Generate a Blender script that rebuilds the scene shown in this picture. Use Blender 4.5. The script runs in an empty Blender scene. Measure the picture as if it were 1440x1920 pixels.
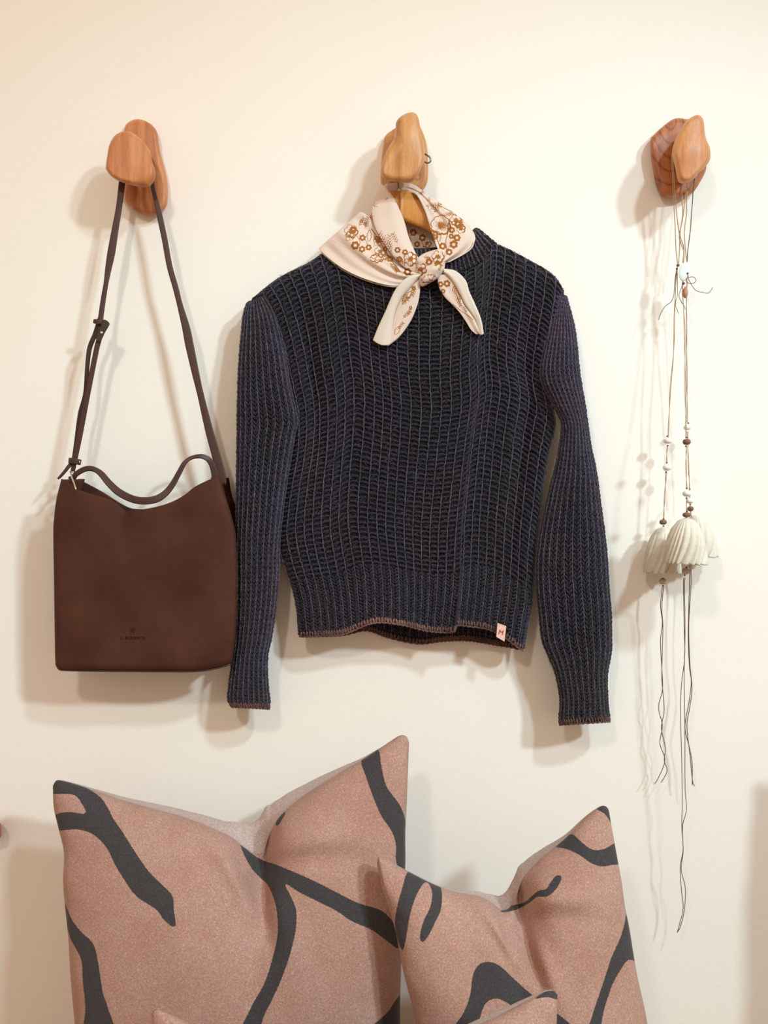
import bpy, math, random
import numpy as np
from mathutils import Vector

random.seed(7)
rng = np.random.default_rng(11)
PI = math.pi

# ------------------------------------------------------------------ camera, world, lights, exposure
CZ = 1.45            # camera height
DIST = 1.50          # camera to wall

cam_data = bpy.data.cameras.new('camera')
cam = bpy.data.objects.new('camera', cam_data)
bpy.context.scene.collection.objects.link(cam)
cam.location = (0, -DIST, CZ)
cam.rotation_euler = (PI / 2, 0, 0)
cam_data.sensor_fit = 'HORIZONTAL'
cam_data.sensor_width = 36.0
cam_data.lens = 36.0 * 1500.0 / 1440.0
cam_data.clip_start = 0.02
bpy.context.scene.camera = cam

world = bpy.data.worlds.new('room_light')
bpy.context.scene.world = world
world.use_nodes = True
bg = world.node_tree.nodes['Background']
bg.inputs['Color'].default_value = (1.0, 0.78, 0.58, 1)
bg.inputs['Strength'].default_value = 0.60


def lamp(name, loc, target, energy, color, radius, spot=None, blend=0.6):
    ld = bpy.data.lights.new(name, 'SPOT' if spot else 'POINT')
    ld.energy = energy
    ld.color = color
    ld.shadow_soft_size = radius
    if spot:
        ld.spot_size = math.radians(spot)
        ld.spot_blend = blend
    o = bpy.data.objects.new(name, ld)
    bpy.context.scene.collection.objects.link(o)
    o.location = loc
    v = Vector(target) - Vector(loc)
    o.rotation_euler = v.to_track_quat('-Z', 'Y').to_euler()
    return o


lamp('track_spot_right', (3.05, -3.25, CZ + 2.25), (-0.35, 0, CZ - 1.45), 575, (0.69, 0.91, 1.0), 0.17, 62, 1.0)
lamp('track_spot_high', (1.36, -2.00, CZ + 2.00), (-0.15, 0, CZ - 1.25), 178, (0.64, 0.89, 1.0), 0.10, 78, 1.0)
lamp('track_spot_left', (-0.70, -2.40, CZ + 1.53), (-0.45, 0, CZ + 0.2), 68, (1.0, 0.93, 0.82), 0.11, 90, 1.0)

vs = bpy.context.scene.view_settings
vs.view_transform = 'Standard'
vs.look = 'None'
vs.exposure = -0.04
vs.gamma = 1.0
vs.use_curve_mapping = False

# ------------------------------------------------------------------ helpers
COL = bpy.context.scene.collection


def P(px, py, d):
    """photo pixel seen at distance d (metres) in front of the wall -> world point"""
    px = np.asarray(px, float); py = np.asarray(py, float); d = np.asarray(d, float)
    px, py, d = np.broadcast_arrays(px, py, d)
    s = (DIST - d) / 1500.0
    return np.stack([(px - 720) * s, -d, CZ + (960 - py) * s], axis=-1)


def lin(r, g, b):
    f = lambda c: (c / 255 / 12.92) if c / 255 <= 0.04045 else ((c / 255 + 0.055) / 1.055) ** 2.4
    return (f(r), f(g), f(b), 1.0)


def spline(pts, n, closed=False):
    """Catmull-Rom through pts, resampled to n points evenly by length"""
    p = np.asarray(pts, float)
    if closed:
        p = np.vstack([p[-1], p, p[0], p[1]])
    else:
        p = np.vstack([2 * p[0] - p[1], p, 2 * p[-1] - p[-2]])
    out = []
    t = np.linspace(0, 1, 14, endpoint=False)[:, None]
    for i in range(1, len(p) - 2):
        a, b, c, d = p[i - 1], p[i], p[i + 1], p[i + 2]
        out.append(0.5 * (2 * b + (c - a) * t + (2 * a - 5 * b + 4 * c - d) * t ** 2 + (3 * b - a - 3 * c + d) * t ** 3))
    out = np.vstack(out + [p[-2][None]])
    L = np.concatenate([[0], np.cumsum(np.linalg.norm(np.diff(out, axis=0), axis=1))])
    q = np.linspace(0, L[-1], n, endpoint=not closed)
    return np.stack([np.interp(q, L, out[:, k]) for k in range(out.shape[1])], axis=1)


def curve_fn(pts, n=400):
    tab = spline(pts, n)
    q = np.linspace(0, 1, n)
    return lambda t: np.stack([np.interp(t, q, tab[:, k]) for k in range(tab.shape[1])], axis=-1)


def mesh_obj(name, verts, faces, m=None, parent=None, smooth=True, attrs=None):
    me = bpy.data.meshes.new(name)
    verts = np.asarray(verts, np.float32).reshape(-1, 3)
    if isinstance(faces, np.ndarray):
        k = faces.shape[1]
        me.vertices.add(len(verts)); me.vertices.foreach_set('co', verts.ravel())
        me.loops.add(faces.size); me.loops.foreach_set('vertex_index', faces.astype(np.int32).ravel())
        me.polygons.add(len(faces))
        me.polygons.foreach_set('loop_start', np.arange(0, faces.size, k, dtype=np.int32))
        me.polygons.foreach_set('loop_total', np.full(len(faces), k, np.int32))
        me.update(calc_edges=True)
    else:
        me.from_pydata(verts.tolist(), [], faces)
        me.update()
    if smooth:
        me.polygons.foreach_set('use_smooth', np.ones(len(me.polygons), bool))
    if attrs:
        for an, av in attrs.items():
            at = me.attributes.new(an, 'FLOAT', 'POINT')
            at.data.foreach_set('value', np.asarray(av, np.float32).ravel())
    o = bpy.data.objects.new(name, me)
    COL.objects.link(o)
    if m: me.materials.append(m)
    if parent: o.parent = parent
    return o


def thing(name, label, cat, group=None):
    o = bpy.data.objects.new(name, None)
    COL.objects.link(o)
    o.empty_display_size = 0.05
    tag(o, label, cat, group)
    return o


def tag(o, label, cat, group=None):
    o['label'] = label; o['category'] = cat
    if group: o['group'] = group
    return o


def grid_faces(nu, nv, closed_u=False, off=0):
    """grid stored as [v][u]"""
    i = np.arange(nu if closed_u else nu - 1); j = np.arange(nv - 1)
    I, J = np.meshgrid(i, j)
    I2 = (I + 1) % nu
    return np.stack([J * nu + I, J * nu + I2, (J + 1) * nu + I2, (J + 1) * nu + I], axis=-1).reshape(-1, 4) + off


def solidify(o, t, offset=0):
    md = o.modifiers.new('thickness', 'SOLIDIFY'); md.thickness = t; md.offset = offset
    return o


def subsurf(o, n=1):
    md = o.modifiers.new('smooth', 'SUBSURF'); md.levels = n; md.render_levels = n
    return o


def tubes(centers, radius, K=5, refs=None):
    """centers (N,M,3); radius scalar/(N,M) -> verts, quad faces of N capped-by-taper tubes"""
    c = np.asarray(centers, float)
    N, M, _ = c.shape
    t = np.gradient(c, axis=1)
    t /= np.linalg.norm(t, axis=2, keepdims=True) + 1e-12
    if refs is None:
        refs = np.broadcast_to(np.array([0, -1.0, 0]), c.shape)
    a = np.cross(t, refs); a /= np.linalg.norm(a, axis=2, keepdims=True) + 1e-12
    b = np.cross(a, t)
    r = np.broadcast_to(np.asarray(radius, float), (N, M))[:, :, None, None]
    th = np.arange(K) * 2 * PI / K
    ring = a[:, :, None, :] * np.cos(th)[None, None, :, None] + b[:, :, None, :] * np.sin(th)[None, None, :, None]
    v = c[:, :, None, :] + r * ring
    base = grid_faces(K, M, closed_u=True)
    f = (base[None] + (np.arange(N) * M * K)[:, None, None]).reshape(-1, 4)
    return v.reshape(-1, 3), f


def tube_obj(name, pts, r, m, parent=None, K=8, n=40, taper=True):
    """pts: list of (px,py,d)"""
    s = spline(pts, n)
    c = P(s[:, 0], s[:, 1], s[:, 2])[None]
    rr = np.full((1, n), r)
    if taper: rr[0, 0] = rr[0, -1] = r * 0.25
    v, f = tubes(c, rr, K)
    return mesh_obj(name, v, f, m, parent)


class Bag:
    """collects quads for one mesh"""
    def __init__(s): s.v = []; s.f = []; s.n = 0
    def add(s, v, f):
        s.v.append(v); s.f.append(f + s.n); s.n += len(v)
    def obj(s, name, m, parent=None, **k):
        return mesh_obj(name, np.vstack(s.v), np.vstack(s.f), m, parent, **k)


def ribbon(name, pts, m, parent=None, thick=0.003, n=60, twist=None):
    """leather strap: pts = (px,py,d,width_px)"""
    s = spline(pts, n)
    c = P(s[:, 0], s[:, 1], s[:, 2])
    w = s[:, 3] * (DIST - s[:, 2]) / 1500.0
    t = np.gradient(c, axis=0); t /= np.linalg.norm(t, axis=1, keepdims=True)
    side = np.cross(t, np.array([0, -1.0, 0])); side /= np.linalg.norm(side, axis=1, keepdims=True)
    nor = np.cross(side, t)
    if twist is not None:
        a = np.interp(np.linspace(0, 1, n), np.linspace(0, 1, len(twist)), twist)[:, None]
        side, nor = side * np.cos(a) + nor * np.sin(a), nor * np.cos(a) - side * np.sin(a)
    prof = [(-.5, 0), (-.46, .45), (-.36, .5), (0, .5), (.36, .5), (.46, .45), (.5, 0), (.46, -.45), (.36, -.5), (0, -.5), (-.36, -.5), (-.46, -.45)]
    K = len(prof)
    v = np.zeros((n, K, 3))
    for k, (a, b) in enumerate(prof):
        v[:, k] = c + side * (w * a)[:, None] + nor * (thick * b)
    f = grid_faces(K, n, closed_u=True)
    o = mesh_obj(name, v, [tuple(q) for q in f.tolist()] + [tuple(range(K))[::-1], tuple(range((n - 1) * K, n * K))], m, parent)
    return o


def poly_sdf(px, py, poly, smooth_n=None):
    """signed distance (negative inside) of pixel positions to a closed polygon"""
    q = np.asarray(poly, float)
    if smooth_n: q = spline(q, smooth_n, closed=True)
    x = px.ravel(); y = py.ravel()
    best = np.full(x.shape, 1e9); inside = np.zeros(x.shape, bool)
    n = len(q)
    for i in range(n):
        a = q[i]; b = q[(i + 1) % n]
        ab = b - a; L = (ab ** 2).sum() + 1e-9
        t = np.clip(((x - a[0]) * ab[0] + (y - a[1]) * ab[1]) / L, 0, 1)
        best = np.minimum(best, np.hypot(x - a[0] - t * ab[0], y - a[1] - t * ab[1]))
        cond = ((a[1] > y) != (b[1] > y)) & (x < (b[0] - a[0]) * (y - a[1]) / (b[1] - a[1] + 1e-12) + a[0])
        inside ^= cond
    return np.where(inside, -best, best).reshape(px.shape)


def seg_sdf(px, py, a, b, w):
    ab = (b[0] - a[0], b[1] - a[1]); L = ab[0] ** 2 + ab[1] ** 2 + 1e-9
    t = np.clip(((px - a[0]) * ab[0] + (py - a[1]) * ab[1]) / L, 0, 1)
    return np.hypot(px - a[0] - t * ab[0], py - a[1] - t * ab[1]) - w


# ------------------------------------------------------------------ materials
def new_mat(name, rough=0.7, sheen=0.0, spec=0.3):
    m = bpy.data.materials.new(name); m.use_nodes = True
    nt = m.node_tree; b = nt.nodes['Principled BSDF']
    b.inputs['Roughness'].default_value = rough
    b.inputs['Specular IOR Level'].default_value = spec
    b.inputs['Sheen Weight'].default_value = sheen
    return m, nt, b


def N(nt, t, **k):
    n = nt.nodes.new(t)
    for a, v in k.items():
        if a.startswith('i_'):
            n.inputs[a[2:].replace('_', ' ')].default_value = v
        else:
            setattr(n, a, v)
    return n


def ramp(nt, fac, stops):
    r = nt.nodes.new('ShaderNodeValToRGB')
    while len(r.color_ramp.elements) < len(stops): r.color_ramp.elements.new(0.5)
    for e, (p, c) in zip(r.color_ramp.elements, stops):
        e.position = p; e.color = c
    nt.links.new(fac, r.inputs['Fac'])
    return r


def noise(nt, scale, detail=2, rough=0.5, stretch=(1, 1, 1), rot=(0, 0, 0), dist=0.0):
    tc = nt.nodes.new('ShaderNodeTexCoord')
    mp = N(nt, 'ShaderNodeMapping'); mp.inputs['Scale'].default_value = stretch; mp.inputs['Rotation'].default_value = rot
    nt.links.new(tc.outputs['Object'], mp.inputs['Vector'])
    nz = N(nt, 'ShaderNodeTexNoise'); nz.inputs['Scale'].default_value = scale
    nz.inputs['Detail'].default_value = detail; nz.inputs['Roughness'].default_value = rough; nz.inputs['Distortion'].default_value = dist
    nt.links.new(mp.outputs['Vector'], nz.inputs['Vector'])
    return nz


def bump(nt, b, height, dist, strength=1.0):
    bp = N(nt, 'ShaderNodeBump'); bp.inputs['Distance'].default_value = dist; bp.inputs['Strength'].default_value = strength
    nt.links.new(height, bp.inputs['Height']); nt.links.new(bp.outputs['Normal'], b.inputs['Normal'])


def mixc(nt, fac, a, b, mode='MIX'):
    m = N(nt, 'ShaderNodeMix', data_type='RGBA', blend_type=mode)
    if isinstance(fac, (int, float)): m.inputs[0].default_value = fac
    else: nt.links.new(fac, m.inputs[0])
    for s, c in ((6, a), (7, b)):
        if isinstance(c, tuple): m.inputs[s].default_value = c
        else: nt.links.new(c, m.inputs[s])
    return m.outputs[2]


def simple(name, col, rough=0.6, metal=0.0, spec=0.4, nscale=300, namt=0.12, bd=0.0002):
    m, nt, b = new_mat(name, rough, 0, spec)
    b.inputs['Metallic'].default_value = metal
    nz = noise(nt, nscale, 3)
    dark = tuple(c * (1 - namt) for c in col[:3]) + (1,)
    lite = tuple(min(1, c * (1 + namt)) for c in col[:3]) + (1,)
    r = ramp(nt, nz.outputs['Fac'], [(0.3, dark), (0.7, lite)])
    nt.links.new(r.outputs['Color'], b.inputs['Base Color'])
    if bd: bump(nt, b, nz.outputs['Fac'], bd)
    return m


# painted plaster wall
m_wall, nt, b = new_mat('painted_plaster', 0.85, 0, 0.15)
nz = noise(nt, 1.2, 2); r = ramp(nt, nz.outputs['Fac'], [(0.3, lin(246, 235, 224)), (0.7, lin(246, 239, 230))])
nt.links.new(r.outputs['Color'], b.inputs['Base Color'])
nz2 = noise(nt, 180, 4, 0.6); bump(nt, b, nz2.outputs['Fac'], 0.0006, 0.5)

m_floor = simple('floor_boards', lin(150, 115, 85), 0.5)
m_bench = simple('bench_wood', lin(165, 125, 90), 0.5)


def wood(name, c0, c1, c2, rot, rings=False, scale=60):
    m, nt, b = new_mat(name, 0.42, 0, 0.35)
    st = (1, 0.5, 0.07)
    nz = noise(nt, scale, 4, 0.55, st, rot, 0.3)
    base = ramp(nt, nz.outputs['Fac'], [(0.25, c0), (0.5, c1), (0.75, c2)])
    fine = noise(nt, 900, 2, 0.5, (1, 1, 0.05), rot)
    fr = ramp(nt, fine.outputs['Fac'], [(0.35, (0.72, 0.68, 0.62, 1)), (0.6, (1, 1, 1, 1))])
    col = mixc(nt, 0.55, base.outputs['Color'], fr.outputs['Color'], 'MULTIPLY')
    if rings:
        tc = nt.nodes.new('ShaderNodeTexCoord'); mp = N(nt, 'ShaderNodeMapping')
        mp.inputs['Location'].default_value = rings
        mp.inputs['Scale'].default_value = (1, 1, 0.5)
        nt.links.new(tc.outputs['Object'], mp.inputs['Vector'])
        wv = N(nt, 'ShaderNodeTexWave', wave_type='RINGS', rings_direction='Y'); wv.inputs['Scale'].default_value = 26
        wv.inputs['Distortion'].default_value = 2.2; wv.inputs['Detail'].default_value = 1
        wv.inputs['Detail Scale'].default_value = 0.6
        nt.links.new(mp.outputs['Vector'], wv.inputs['Vector'])
        wr = ramp(nt, wv.outputs['Fac'], [(0.0, (0.55, 0.42, 0.34, 1)), (0.14, (0.95, 0.93, 0.9, 1)), (1.0, (1, 1, 1, 1))])
        col = mixc(nt, 0.8, col, wr.outputs['Color'], 'MULTIPLY')
    nt.links.new(col, b.inputs['Base Color'])
    bump(nt, b, fine.outputs['Fac'], 0.00015)
    return m


m_wood_l = wood('cherry_wood_slanted', lin(166, 92, 50), lin(206, 132, 82), lin(222, 152, 100), (0, math.radians(-68), 0))
m_wood_m = wood('cherry_wood_upright', lin(172, 106, 58), lin(208, 147, 90), lin(224, 168, 110), (0, math.radians(3), 0))
m_wood_r = wood('cherry_wood_pale', lin(176, 106, 62), lin(210, 142, 90), lin(224, 160, 108), (0, math.radians(-3), 0))
m_wood_rp = wood('cherry_wood_ringed', lin(146, 78, 44), lin(184, 112, 70), lin(200, 130, 86), (0, math.radians(10), 0), rings=(-0.528, 0, -(CZ + .725) * 0.5))
m_hanger = wood('amber_hanger_wood', lin(176, 104, 40), lin(208, 138, 62), lin(220, 154, 78), (0, math.radians(88), 0))

# leather
m_suede, nt, b = new_mat('brown_nubuck', 0.75, 0.0, 0.2)
nz = noise(nt, 11, 5, 0.6); r = ramp(nt, nz.outputs['Fac'], [(0.25, lin(64, 33, 23)), (0.5, lin(78, 43, 31)), (0.75, lin(90, 52, 36))])
f2 = noise(nt, 1400, 2); fr = ramp(nt, f2.outputs['Fac'], [(0.3, (0.8, 0.8, 0.8, 1)), (0.7, (1.1, 1.1, 1.1, 1))])
nt.links.new(mixc(nt, 0.7, r.outputs['Color'], fr.outputs['Color'], 'MULTIPLY'), b.inputs['Base Color'])
bump(nt, b, f2.outputs['Fac'], 0.0004)
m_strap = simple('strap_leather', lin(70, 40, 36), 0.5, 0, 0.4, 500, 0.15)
m_strap_dark = simple('strap_leather_darker', lin(58, 38, 32), 0.5, 0, 0.4, 500, 0.15)  # darker strap leather for back run, tabs, tail, seam and base
m_emboss = simple('burnished_stamp', lin(48, 24, 16), 0.5)
m_brass = simple('pale_metal', lin(220, 208, 190), 0.25, 0.9, 0.5, 200, 0.05, 0)
m_steel = simple('grey_wire', lin(120, 122, 118), 0.3, 0.9, 0.5, 200, 0.05, 0)


def yarn(name, cols, rough=0.9):
    m, nt, b = new_mat(name, rough, 0.25, 0.2)
    b.inputs['Sheen Roughness'].default_value = 0.5
    big = noise(nt, 9, 3, 0.6, (1.2, 1, 0.45))
    r = ramp(nt, big.outputs['Fac'], cols)
    f = noise(nt, 900, 2, 0.6, (1, 1, 0.5))
    fr = ramp(nt, f.outputs['Fac'], [(0.3, (0.45, 0.45, 0.5, 1)), (0.55, (1.0, 1.0, 1.0, 1)), (0.70, (3.6, 3.4, 3.4, 1))])
    nt.links.new(mixc(nt, 1.0, r.outputs['Color'], fr.outputs['Color'], 'MULTIPLY'), b.inputs['Base Color'])
    bump(nt, b, f.outputs['Fac'], 0.0006)
    return m


m_yarn = yarn('navy_heather_yarn', [(0.34, lin(36, 30, 35)), (0.45, lin(32, 28, 38)), (0.56, lin(36, 32, 53)), (0.66, lin(46, 31, 42))])
m_yarn_lite = yarn('rib_line_yarn', [(0.34, lin(70, 62, 66)), (0.5, lin(68, 62, 76)), (0.66, lin(78, 62, 74))])
m_yarn_dark = yarn('gap_shade_knit_backing', [(0.3, lin(9, 7, 10)), (0.5, lin(10, 8, 14)), (0.7, lin(13, 8, 12))])  # near-black colour paints in the shade of the gaps between stitches
m_yarn_edge = yarn('brown_edge_yarn', [(0.3, lin(70, 46, 42)), (0.5, lin(98, 68, 62)), (0.7, lin(128, 90, 80))])

# cords and ceramics
m_cord = simple('waxed_linen_cord', lin(178, 144, 108), 0.7, 0, 0.3, 700, 0.25)
m_cord_dark = simple('dark_linen_cord', lin(118, 92, 74), 0.7, 0, 0.3, 700, 0.25)
m_ceramic = simple('unglazed_porcelain', lin(218, 207, 190), 0.6, 0, 0.35, 120, 0.04)
m_bead_w = simple('white_porcelain_bead', lin(238, 234, 226), 0.35, 0, 0.5, 300, 0.03)
m_bead_b = simple('brown_clay_bead', lin(128, 92, 72), 0.6, 0, 0.3, 600, 0.2)
m_bead_g = simple('grey_clay_bead', lin(188, 172, 158), 0.6, 0, 0.3, 600, 0.1)
m_disc = simple('pale_mint_tag', lin(226, 236, 228), 0.45, 0, 0.4, 300, 0.03)
m_bead_t = simple('tan_wood_bead', lin(184, 132, 96), 0.5, 0, 0.4, 400, 0.2)


def printed(name, ground, ground2, ink, speck=True, soft=0.35, weave=1000, rough=0.85):
    m, nt, b = new_mat(name, rough, 0.1, 0.15)
    at = N(nt, 'ShaderNodeAttribute', attribute_name='ink')
    mr = N(nt, 'ShaderNodeMapRange'); mr.inputs['From Min'].default_value = soft; mr.inputs['From Max'].default_value = -soft
    if weave < 900:
        e = noise(nt, 500, 2); sc = N(nt, 'ShaderNodeMath', operation='MULTIPLY_ADD'); sc.inputs[1].default_value = 2.2; 
        nt.links.new(e.outputs['Fac'], sc.inputs[0])
        ad = N(nt, 'ShaderNodeMath', operation='SUBTRACT'); ad.inputs[1].default_value = 1.1
        nt.links.new(at.outputs['Fac'], sc.inputs[2]); nt.links.new(sc.outputs[0], ad.inputs[0])
        nt.links.new(ad.outputs[0], mr.inputs['Value'])
    else:
        nt.links.new(at.outputs['Fac'], mr.inputs['Value'])
    big = noise(nt, 14, 3, 0.6)
    g = ramp(nt, big.outputs['Fac'], [(0.3, ground), (0.7, ground2)])
    f = noise(nt, weave, 3, 0.7)
    fr = ramp(nt, f.outputs['Fac'], [(0.3, (0.66, 0.66, 0.66, 1)), (0.55, (1.05, 1.05, 1.05, 1)), (0.72, (1.6, 1.58, 1.55, 1))])
    col = mixc(nt, mr.outputs['Result'], g.outputs['Color'], ink)
    if speck: col = mixc(nt, 0.8, col, fr.outputs['Color'], 'MULTIPLY')
    nt.links.new(col, b.inputs['Base Color'])
    if speck: bump(nt, b, f.outputs['Fac'], 0.0012, 0.6)
    return m


m_cush = printed('dusty_pink_canvas', lin(174, 131, 114), lin(182, 142, 128), lin(68, 62, 63), weave=420, soft=0.5)
m_cushback = printed('lit_grey_pink_canvas_back', lin(186, 160, 152), lin(192, 168, 160), lin(68, 62, 63), weave=420)  # same canvas reversed; light on its upturned top painted in as paler colour
m_scarf = printed('printed_cotton', lin(216, 190, 174), lin(222, 198, 183), lin(152, 92, 36), speck=False, soft=0.25, weave=1000)
m_scarf_plain = simple('cream_cotton_reverse', lin(218, 202, 187), 0.8, 0, 0.2, 900, 0.03, 0.0001)

# ------------------------------------------------------------------ setting
def box(name, x0, x1, y0, y1, z0, z1, m, parent=None):
    v = [(x, y, z) for z in (z0, z1) for y in (y0, y1) for x in (x0, x1)]
    f = [(0, 2, 3, 1), (4, 5, 7, 6), (0, 1, 5, 4), (2, 6, 7, 3), (0, 4, 6, 2), (1, 3, 7, 5)]
    return mesh_obj(name, v, f, m, parent, smooth=False)


w = box('wall_back', -2.6, 2.6, 0, 0.1, 0, 3.3, m_wall); w['kind'] = 'structure'
fl = box('floor', -2.6, 2.6, -3.2, 0.1, -0.05, 0, m_floor); fl['kind'] = 'structure'
SEAT = CZ - 1.03
bench = thing('bench', 'long wooden bench seat that carries the cushions', 'bench')
o = box('seat', -1.3, 1.3, -0.62, -0.01, SEAT - 0.052, SEAT - 0.012, m_bench, bench)
for sx in (-1.2, 1.2):
    for sy in (-0.57, -0.06):
        box('leg', sx - 0.03, sx + 0.03, sy - 0.03, sy + 0.03, 0, SEAT - 0.052, m_bench, bench)


# ------------------------------------------------------------------ carved wooden hooks
def pebble(name, outline, d0, d1, m, parent, dome=0.004, front=None, seed=0, lump=0.0015, prof=None, offs=(0, 0), n=72):
    a = spline(outline, n, closed=True)
    cen = a.mean(axis=0)
    if front is not None:
        fb = spline(front, n * 4, closed=True)
        fc = fb.mean(axis=0)
        ang = np.arctan2(fb[:, 1] - fc[1], fb[:, 0] - fc[0])
        aa = np.arctan2(a[:, 1] - fc[1], a[:, 0] - fc[0])
        fr = np.array([fb[np.argmin(np.abs(np.angle(np.exp(1j * (ang - q)))))] for q in aa])
    else:
        fc = cen; fr = cen + (a - cen) * 0.86
    h = d1 - d0
    rs = []
    for s, k in ((0.80, 0), (0.95, 0.08), (1.0, 0.3), (1.0, 0.5)):
        rs.append((cen + (a - cen) * s, d0 + h * k))
    for q in (0.25, 0.5, 0.75, 0.95):
        kk = 0.5 + 0.5 * math.sin(q * PI / 2)
        e = 1 - math.cos(q * PI / 2)
        rs.append((a + (fr - a) * e, d0 + h * kk))
    for s in (0.95, 0.85, 0.7, 0.5, 0.3, 0.12):
        rs.append((fc + (fr - fc) * s, d1 + dome * (1 - s * s)))
    r2 = np.random.default_rng(seed); ph = r2.uniform(0, 6, 6)
    V = []
    for k, (q, d) in enumerate(rs):
        dd = np.full(n, d)
        if d > d0 + 0.5 * h:
            x = (q[:, 0] - cen[0]) / 30; y = (q[:, 1] - cen[1]) / 30
            dd = dd + lump * (np.sin(1.7 * x + ph[0]) * np.cos(1.1 * y + ph[1]) + 0.6 * np.sin(2.3 * y + x + ph[2]))
        V.append(P(q[:, 0], q[:, 1], dd))
    nv = len(rs) * n
    V = np.vstack([np.array(V).reshape(-1, 3), np.array(V)[-1].mean(axis=0)[None]])
    f = [tuple(x) for x in grid_faces(n, len(rs), closed_u=True).tolist()]
    f.append(tuple(range(n))[::-1])
    f += [(nv - n + i, nv - n + (i + 1) % n, nv) for i in range(n)]
    o = mesh_obj(name, V, f, m, parent)
    return o


def C1(l, x0, y0, s): return [(x0 + a / s, y0 + b / s) for a, b in l]


hookL = thing('wall_hook', 'carved cherry wood hook with the brown handbag strap over it, knob skewed left', 'wall hook', 'carved wooden wall hooks')
plateL = C1([(520, 400), (560, 300), (680, 240), (800, 260), (900, 320), (970, 420), (990, 560), (1020, 720), (1070, 900), (1110, 1100), (1115, 1300), (1090, 1430), (1010, 1500), (900, 1540), (720, 1510), (600, 1420), (530, 1320), (525, 1100), (510, 800), (505, 550)], 160, 190, 7.2)
plateLf = C1([(575, 400), (620, 310), (720, 290), (830, 330), (900, 420), (930, 600), (960, 800), (1000, 1000), (1030, 1180), (1020, 1330), (950, 1410), (840, 1440), (720, 1420), (630, 1350), (600, 1200), (590, 900)], 160, 190, 7.2)
pebble('back_plate', plateL, 0.0, 0.026, m_wood_l, hookL, 0.002, plateLf, 1)
knobL = C1([(275, 880), (300, 700), (330, 570), (400, 460), (500, 410), (620, 415), (740, 500), (850, 620), (885, 700), (905, 820), (945, 950), (935, 1060), (880, 1140), (830, 1165), (700, 1150), (550, 1110), (450, 1075), (350, 1010), (285, 930)], 160, 190, 7.2)
knobLf = C1([(305, 870), (330, 700), (365, 580), (430, 485), (520, 440), (610, 450), (710, 540), (810, 640), (850, 740), (865, 860), (850, 950), (780, 1020), (700, 1060), (580, 1060), (460, 1030), (360, 970)], 160, 190, 7.2)
pebble('knob', knobL, 0.062, 0.094, m_wood_l, hookL, 0.0015, knobLf, 2, lump=0.001)
pegL = [(232, 292), (240, 280), (258, 276), (274, 283), (280, 300), (274, 318), (256, 326), (240, 318)]
pebble('peg', pegL, 0.02, 0.066, m_wood_l, hookL, 0.001, [(236, 294), (244, 284), (258, 281), (270, 287), (275, 300), (270, 314), (256, 320), (243, 314)], 3, lump=0)

hookM = thing('wall_hook', 'carved cherry wood hook with the sweater hanger on it, tall narrow-topped knob', 'wall hook', 'carved wooden wall hooks')
plateM = C1([(390, 1000), (410, 750), (440, 560), (500, 490), (600, 420), (700, 330), (850, 300), (930, 430), (990, 580), (1020, 760), (1030, 950), (1020, 1150), (960, 1270), (880, 1320), (600, 1340), (420, 1280), (390, 1150)], 660, 180, 7.2)
pebble('back_plate', plateM, 0.0, 0.022, m_wood_m, hookM, 0.001, None, 4, lump=0.0008)
knobM = C1([(388, 1000), (430, 830), (500, 680), (560, 580), (588, 450), (592, 370), (630, 300), (720, 240), (800, 220), (860, 235), (900, 310), (930, 480), (970, 660), (980, 800), (965, 900), (900, 1050), (830, 1140), (780, 1165), (600, 1160), (480, 1145), (410, 1090)], 660, 180, 7.2)
knobMf = C1([(430, 1000), (480, 850), (570, 700), (640, 560), (650, 430), (700, 320), (780, 270), (840, 290), (870, 380), (900, 560), (920, 720), (920, 840), (880, 960), (830, 1040), (700, 1068), (560, 1060), (460, 1040)], 660, 180, 7.2)
pebble('knob', knobM, 0.060, 0.096, m_wood_m, hookM, 0.004, knobMf, 5, lump=0.002)
pegM = [(736, 292), (744, 282), (757, 279), (770, 285), (776, 299), (770, 314), (756, 320), (742, 312)]
pebble('peg', pegM, 0.018, 0.064, m_wood_m, hookM, 0.001, [(740, 294), (747, 286), (757, 283), (767, 288), (772, 299), (767, 310), (756, 315), (745, 309)], 6, lump=0)

hookR = thing('wall_hook', 'carved cherry wood hook with ringed back plate holding the bell cords', 'wall hook', 'carved wooden wall hooks')
plateR = C1([(280, 600), (330, 530), (430, 430), (560, 330), (650, 297), (760, 310), (850, 330), (1000, 480), (1040, 800), (1038, 980), (1000, 1080), (950, 1170), (880, 1280), (800, 1340), (700, 1365), (480, 1372), (430, 1340), (390, 1260), (340, 1130), (320, 1000), (292, 820)], 1180, 180, 7.2)
plateRf = C1([(330, 640), (400, 520), (520, 410), (640, 350), (760, 360), (850, 420), (940, 600), (970, 800), (970, 960), (920, 1080), (860, 1200), (780, 1270), (690, 1290), (560, 1280), (500, 1240), (480, 1100), (400, 900)], 1180, 180, 7.2)
pebble('back_plate', plateR, 0.0, 0.028, m_wood_rp, hookR, 0.001, plateRf, 7, lump=0.0015)
knobR = C1([(575, 790), (600, 640), (660, 500), (720, 400), (800, 310), (910, 253), (965, 272), (1002, 330), (1020, 490), (1040, 590), (1080, 680), (1096, 780), (1080, 880), (1000, 985), (930, 1040), (890, 1100), (800, 1165), (690, 1178), (650, 1130), (615, 960)], 1180, 180, 7.2)
knobRf = C1([(690, 800), (700, 640), (750, 480), (820, 360), (905, 300), (950, 330), (970, 480), (1000, 620), (1045, 720), (1050, 800), (1020, 880), (960, 960), (890, 1040), (810, 1100), (750, 1100), (715, 1040), (700, 940)], 1180, 180, 7.2)
pebble('knob', knobR, 0.058, 0.098, m_wood_r, hookR, 0.003, knobRf, 8, lump=0.0015)
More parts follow.
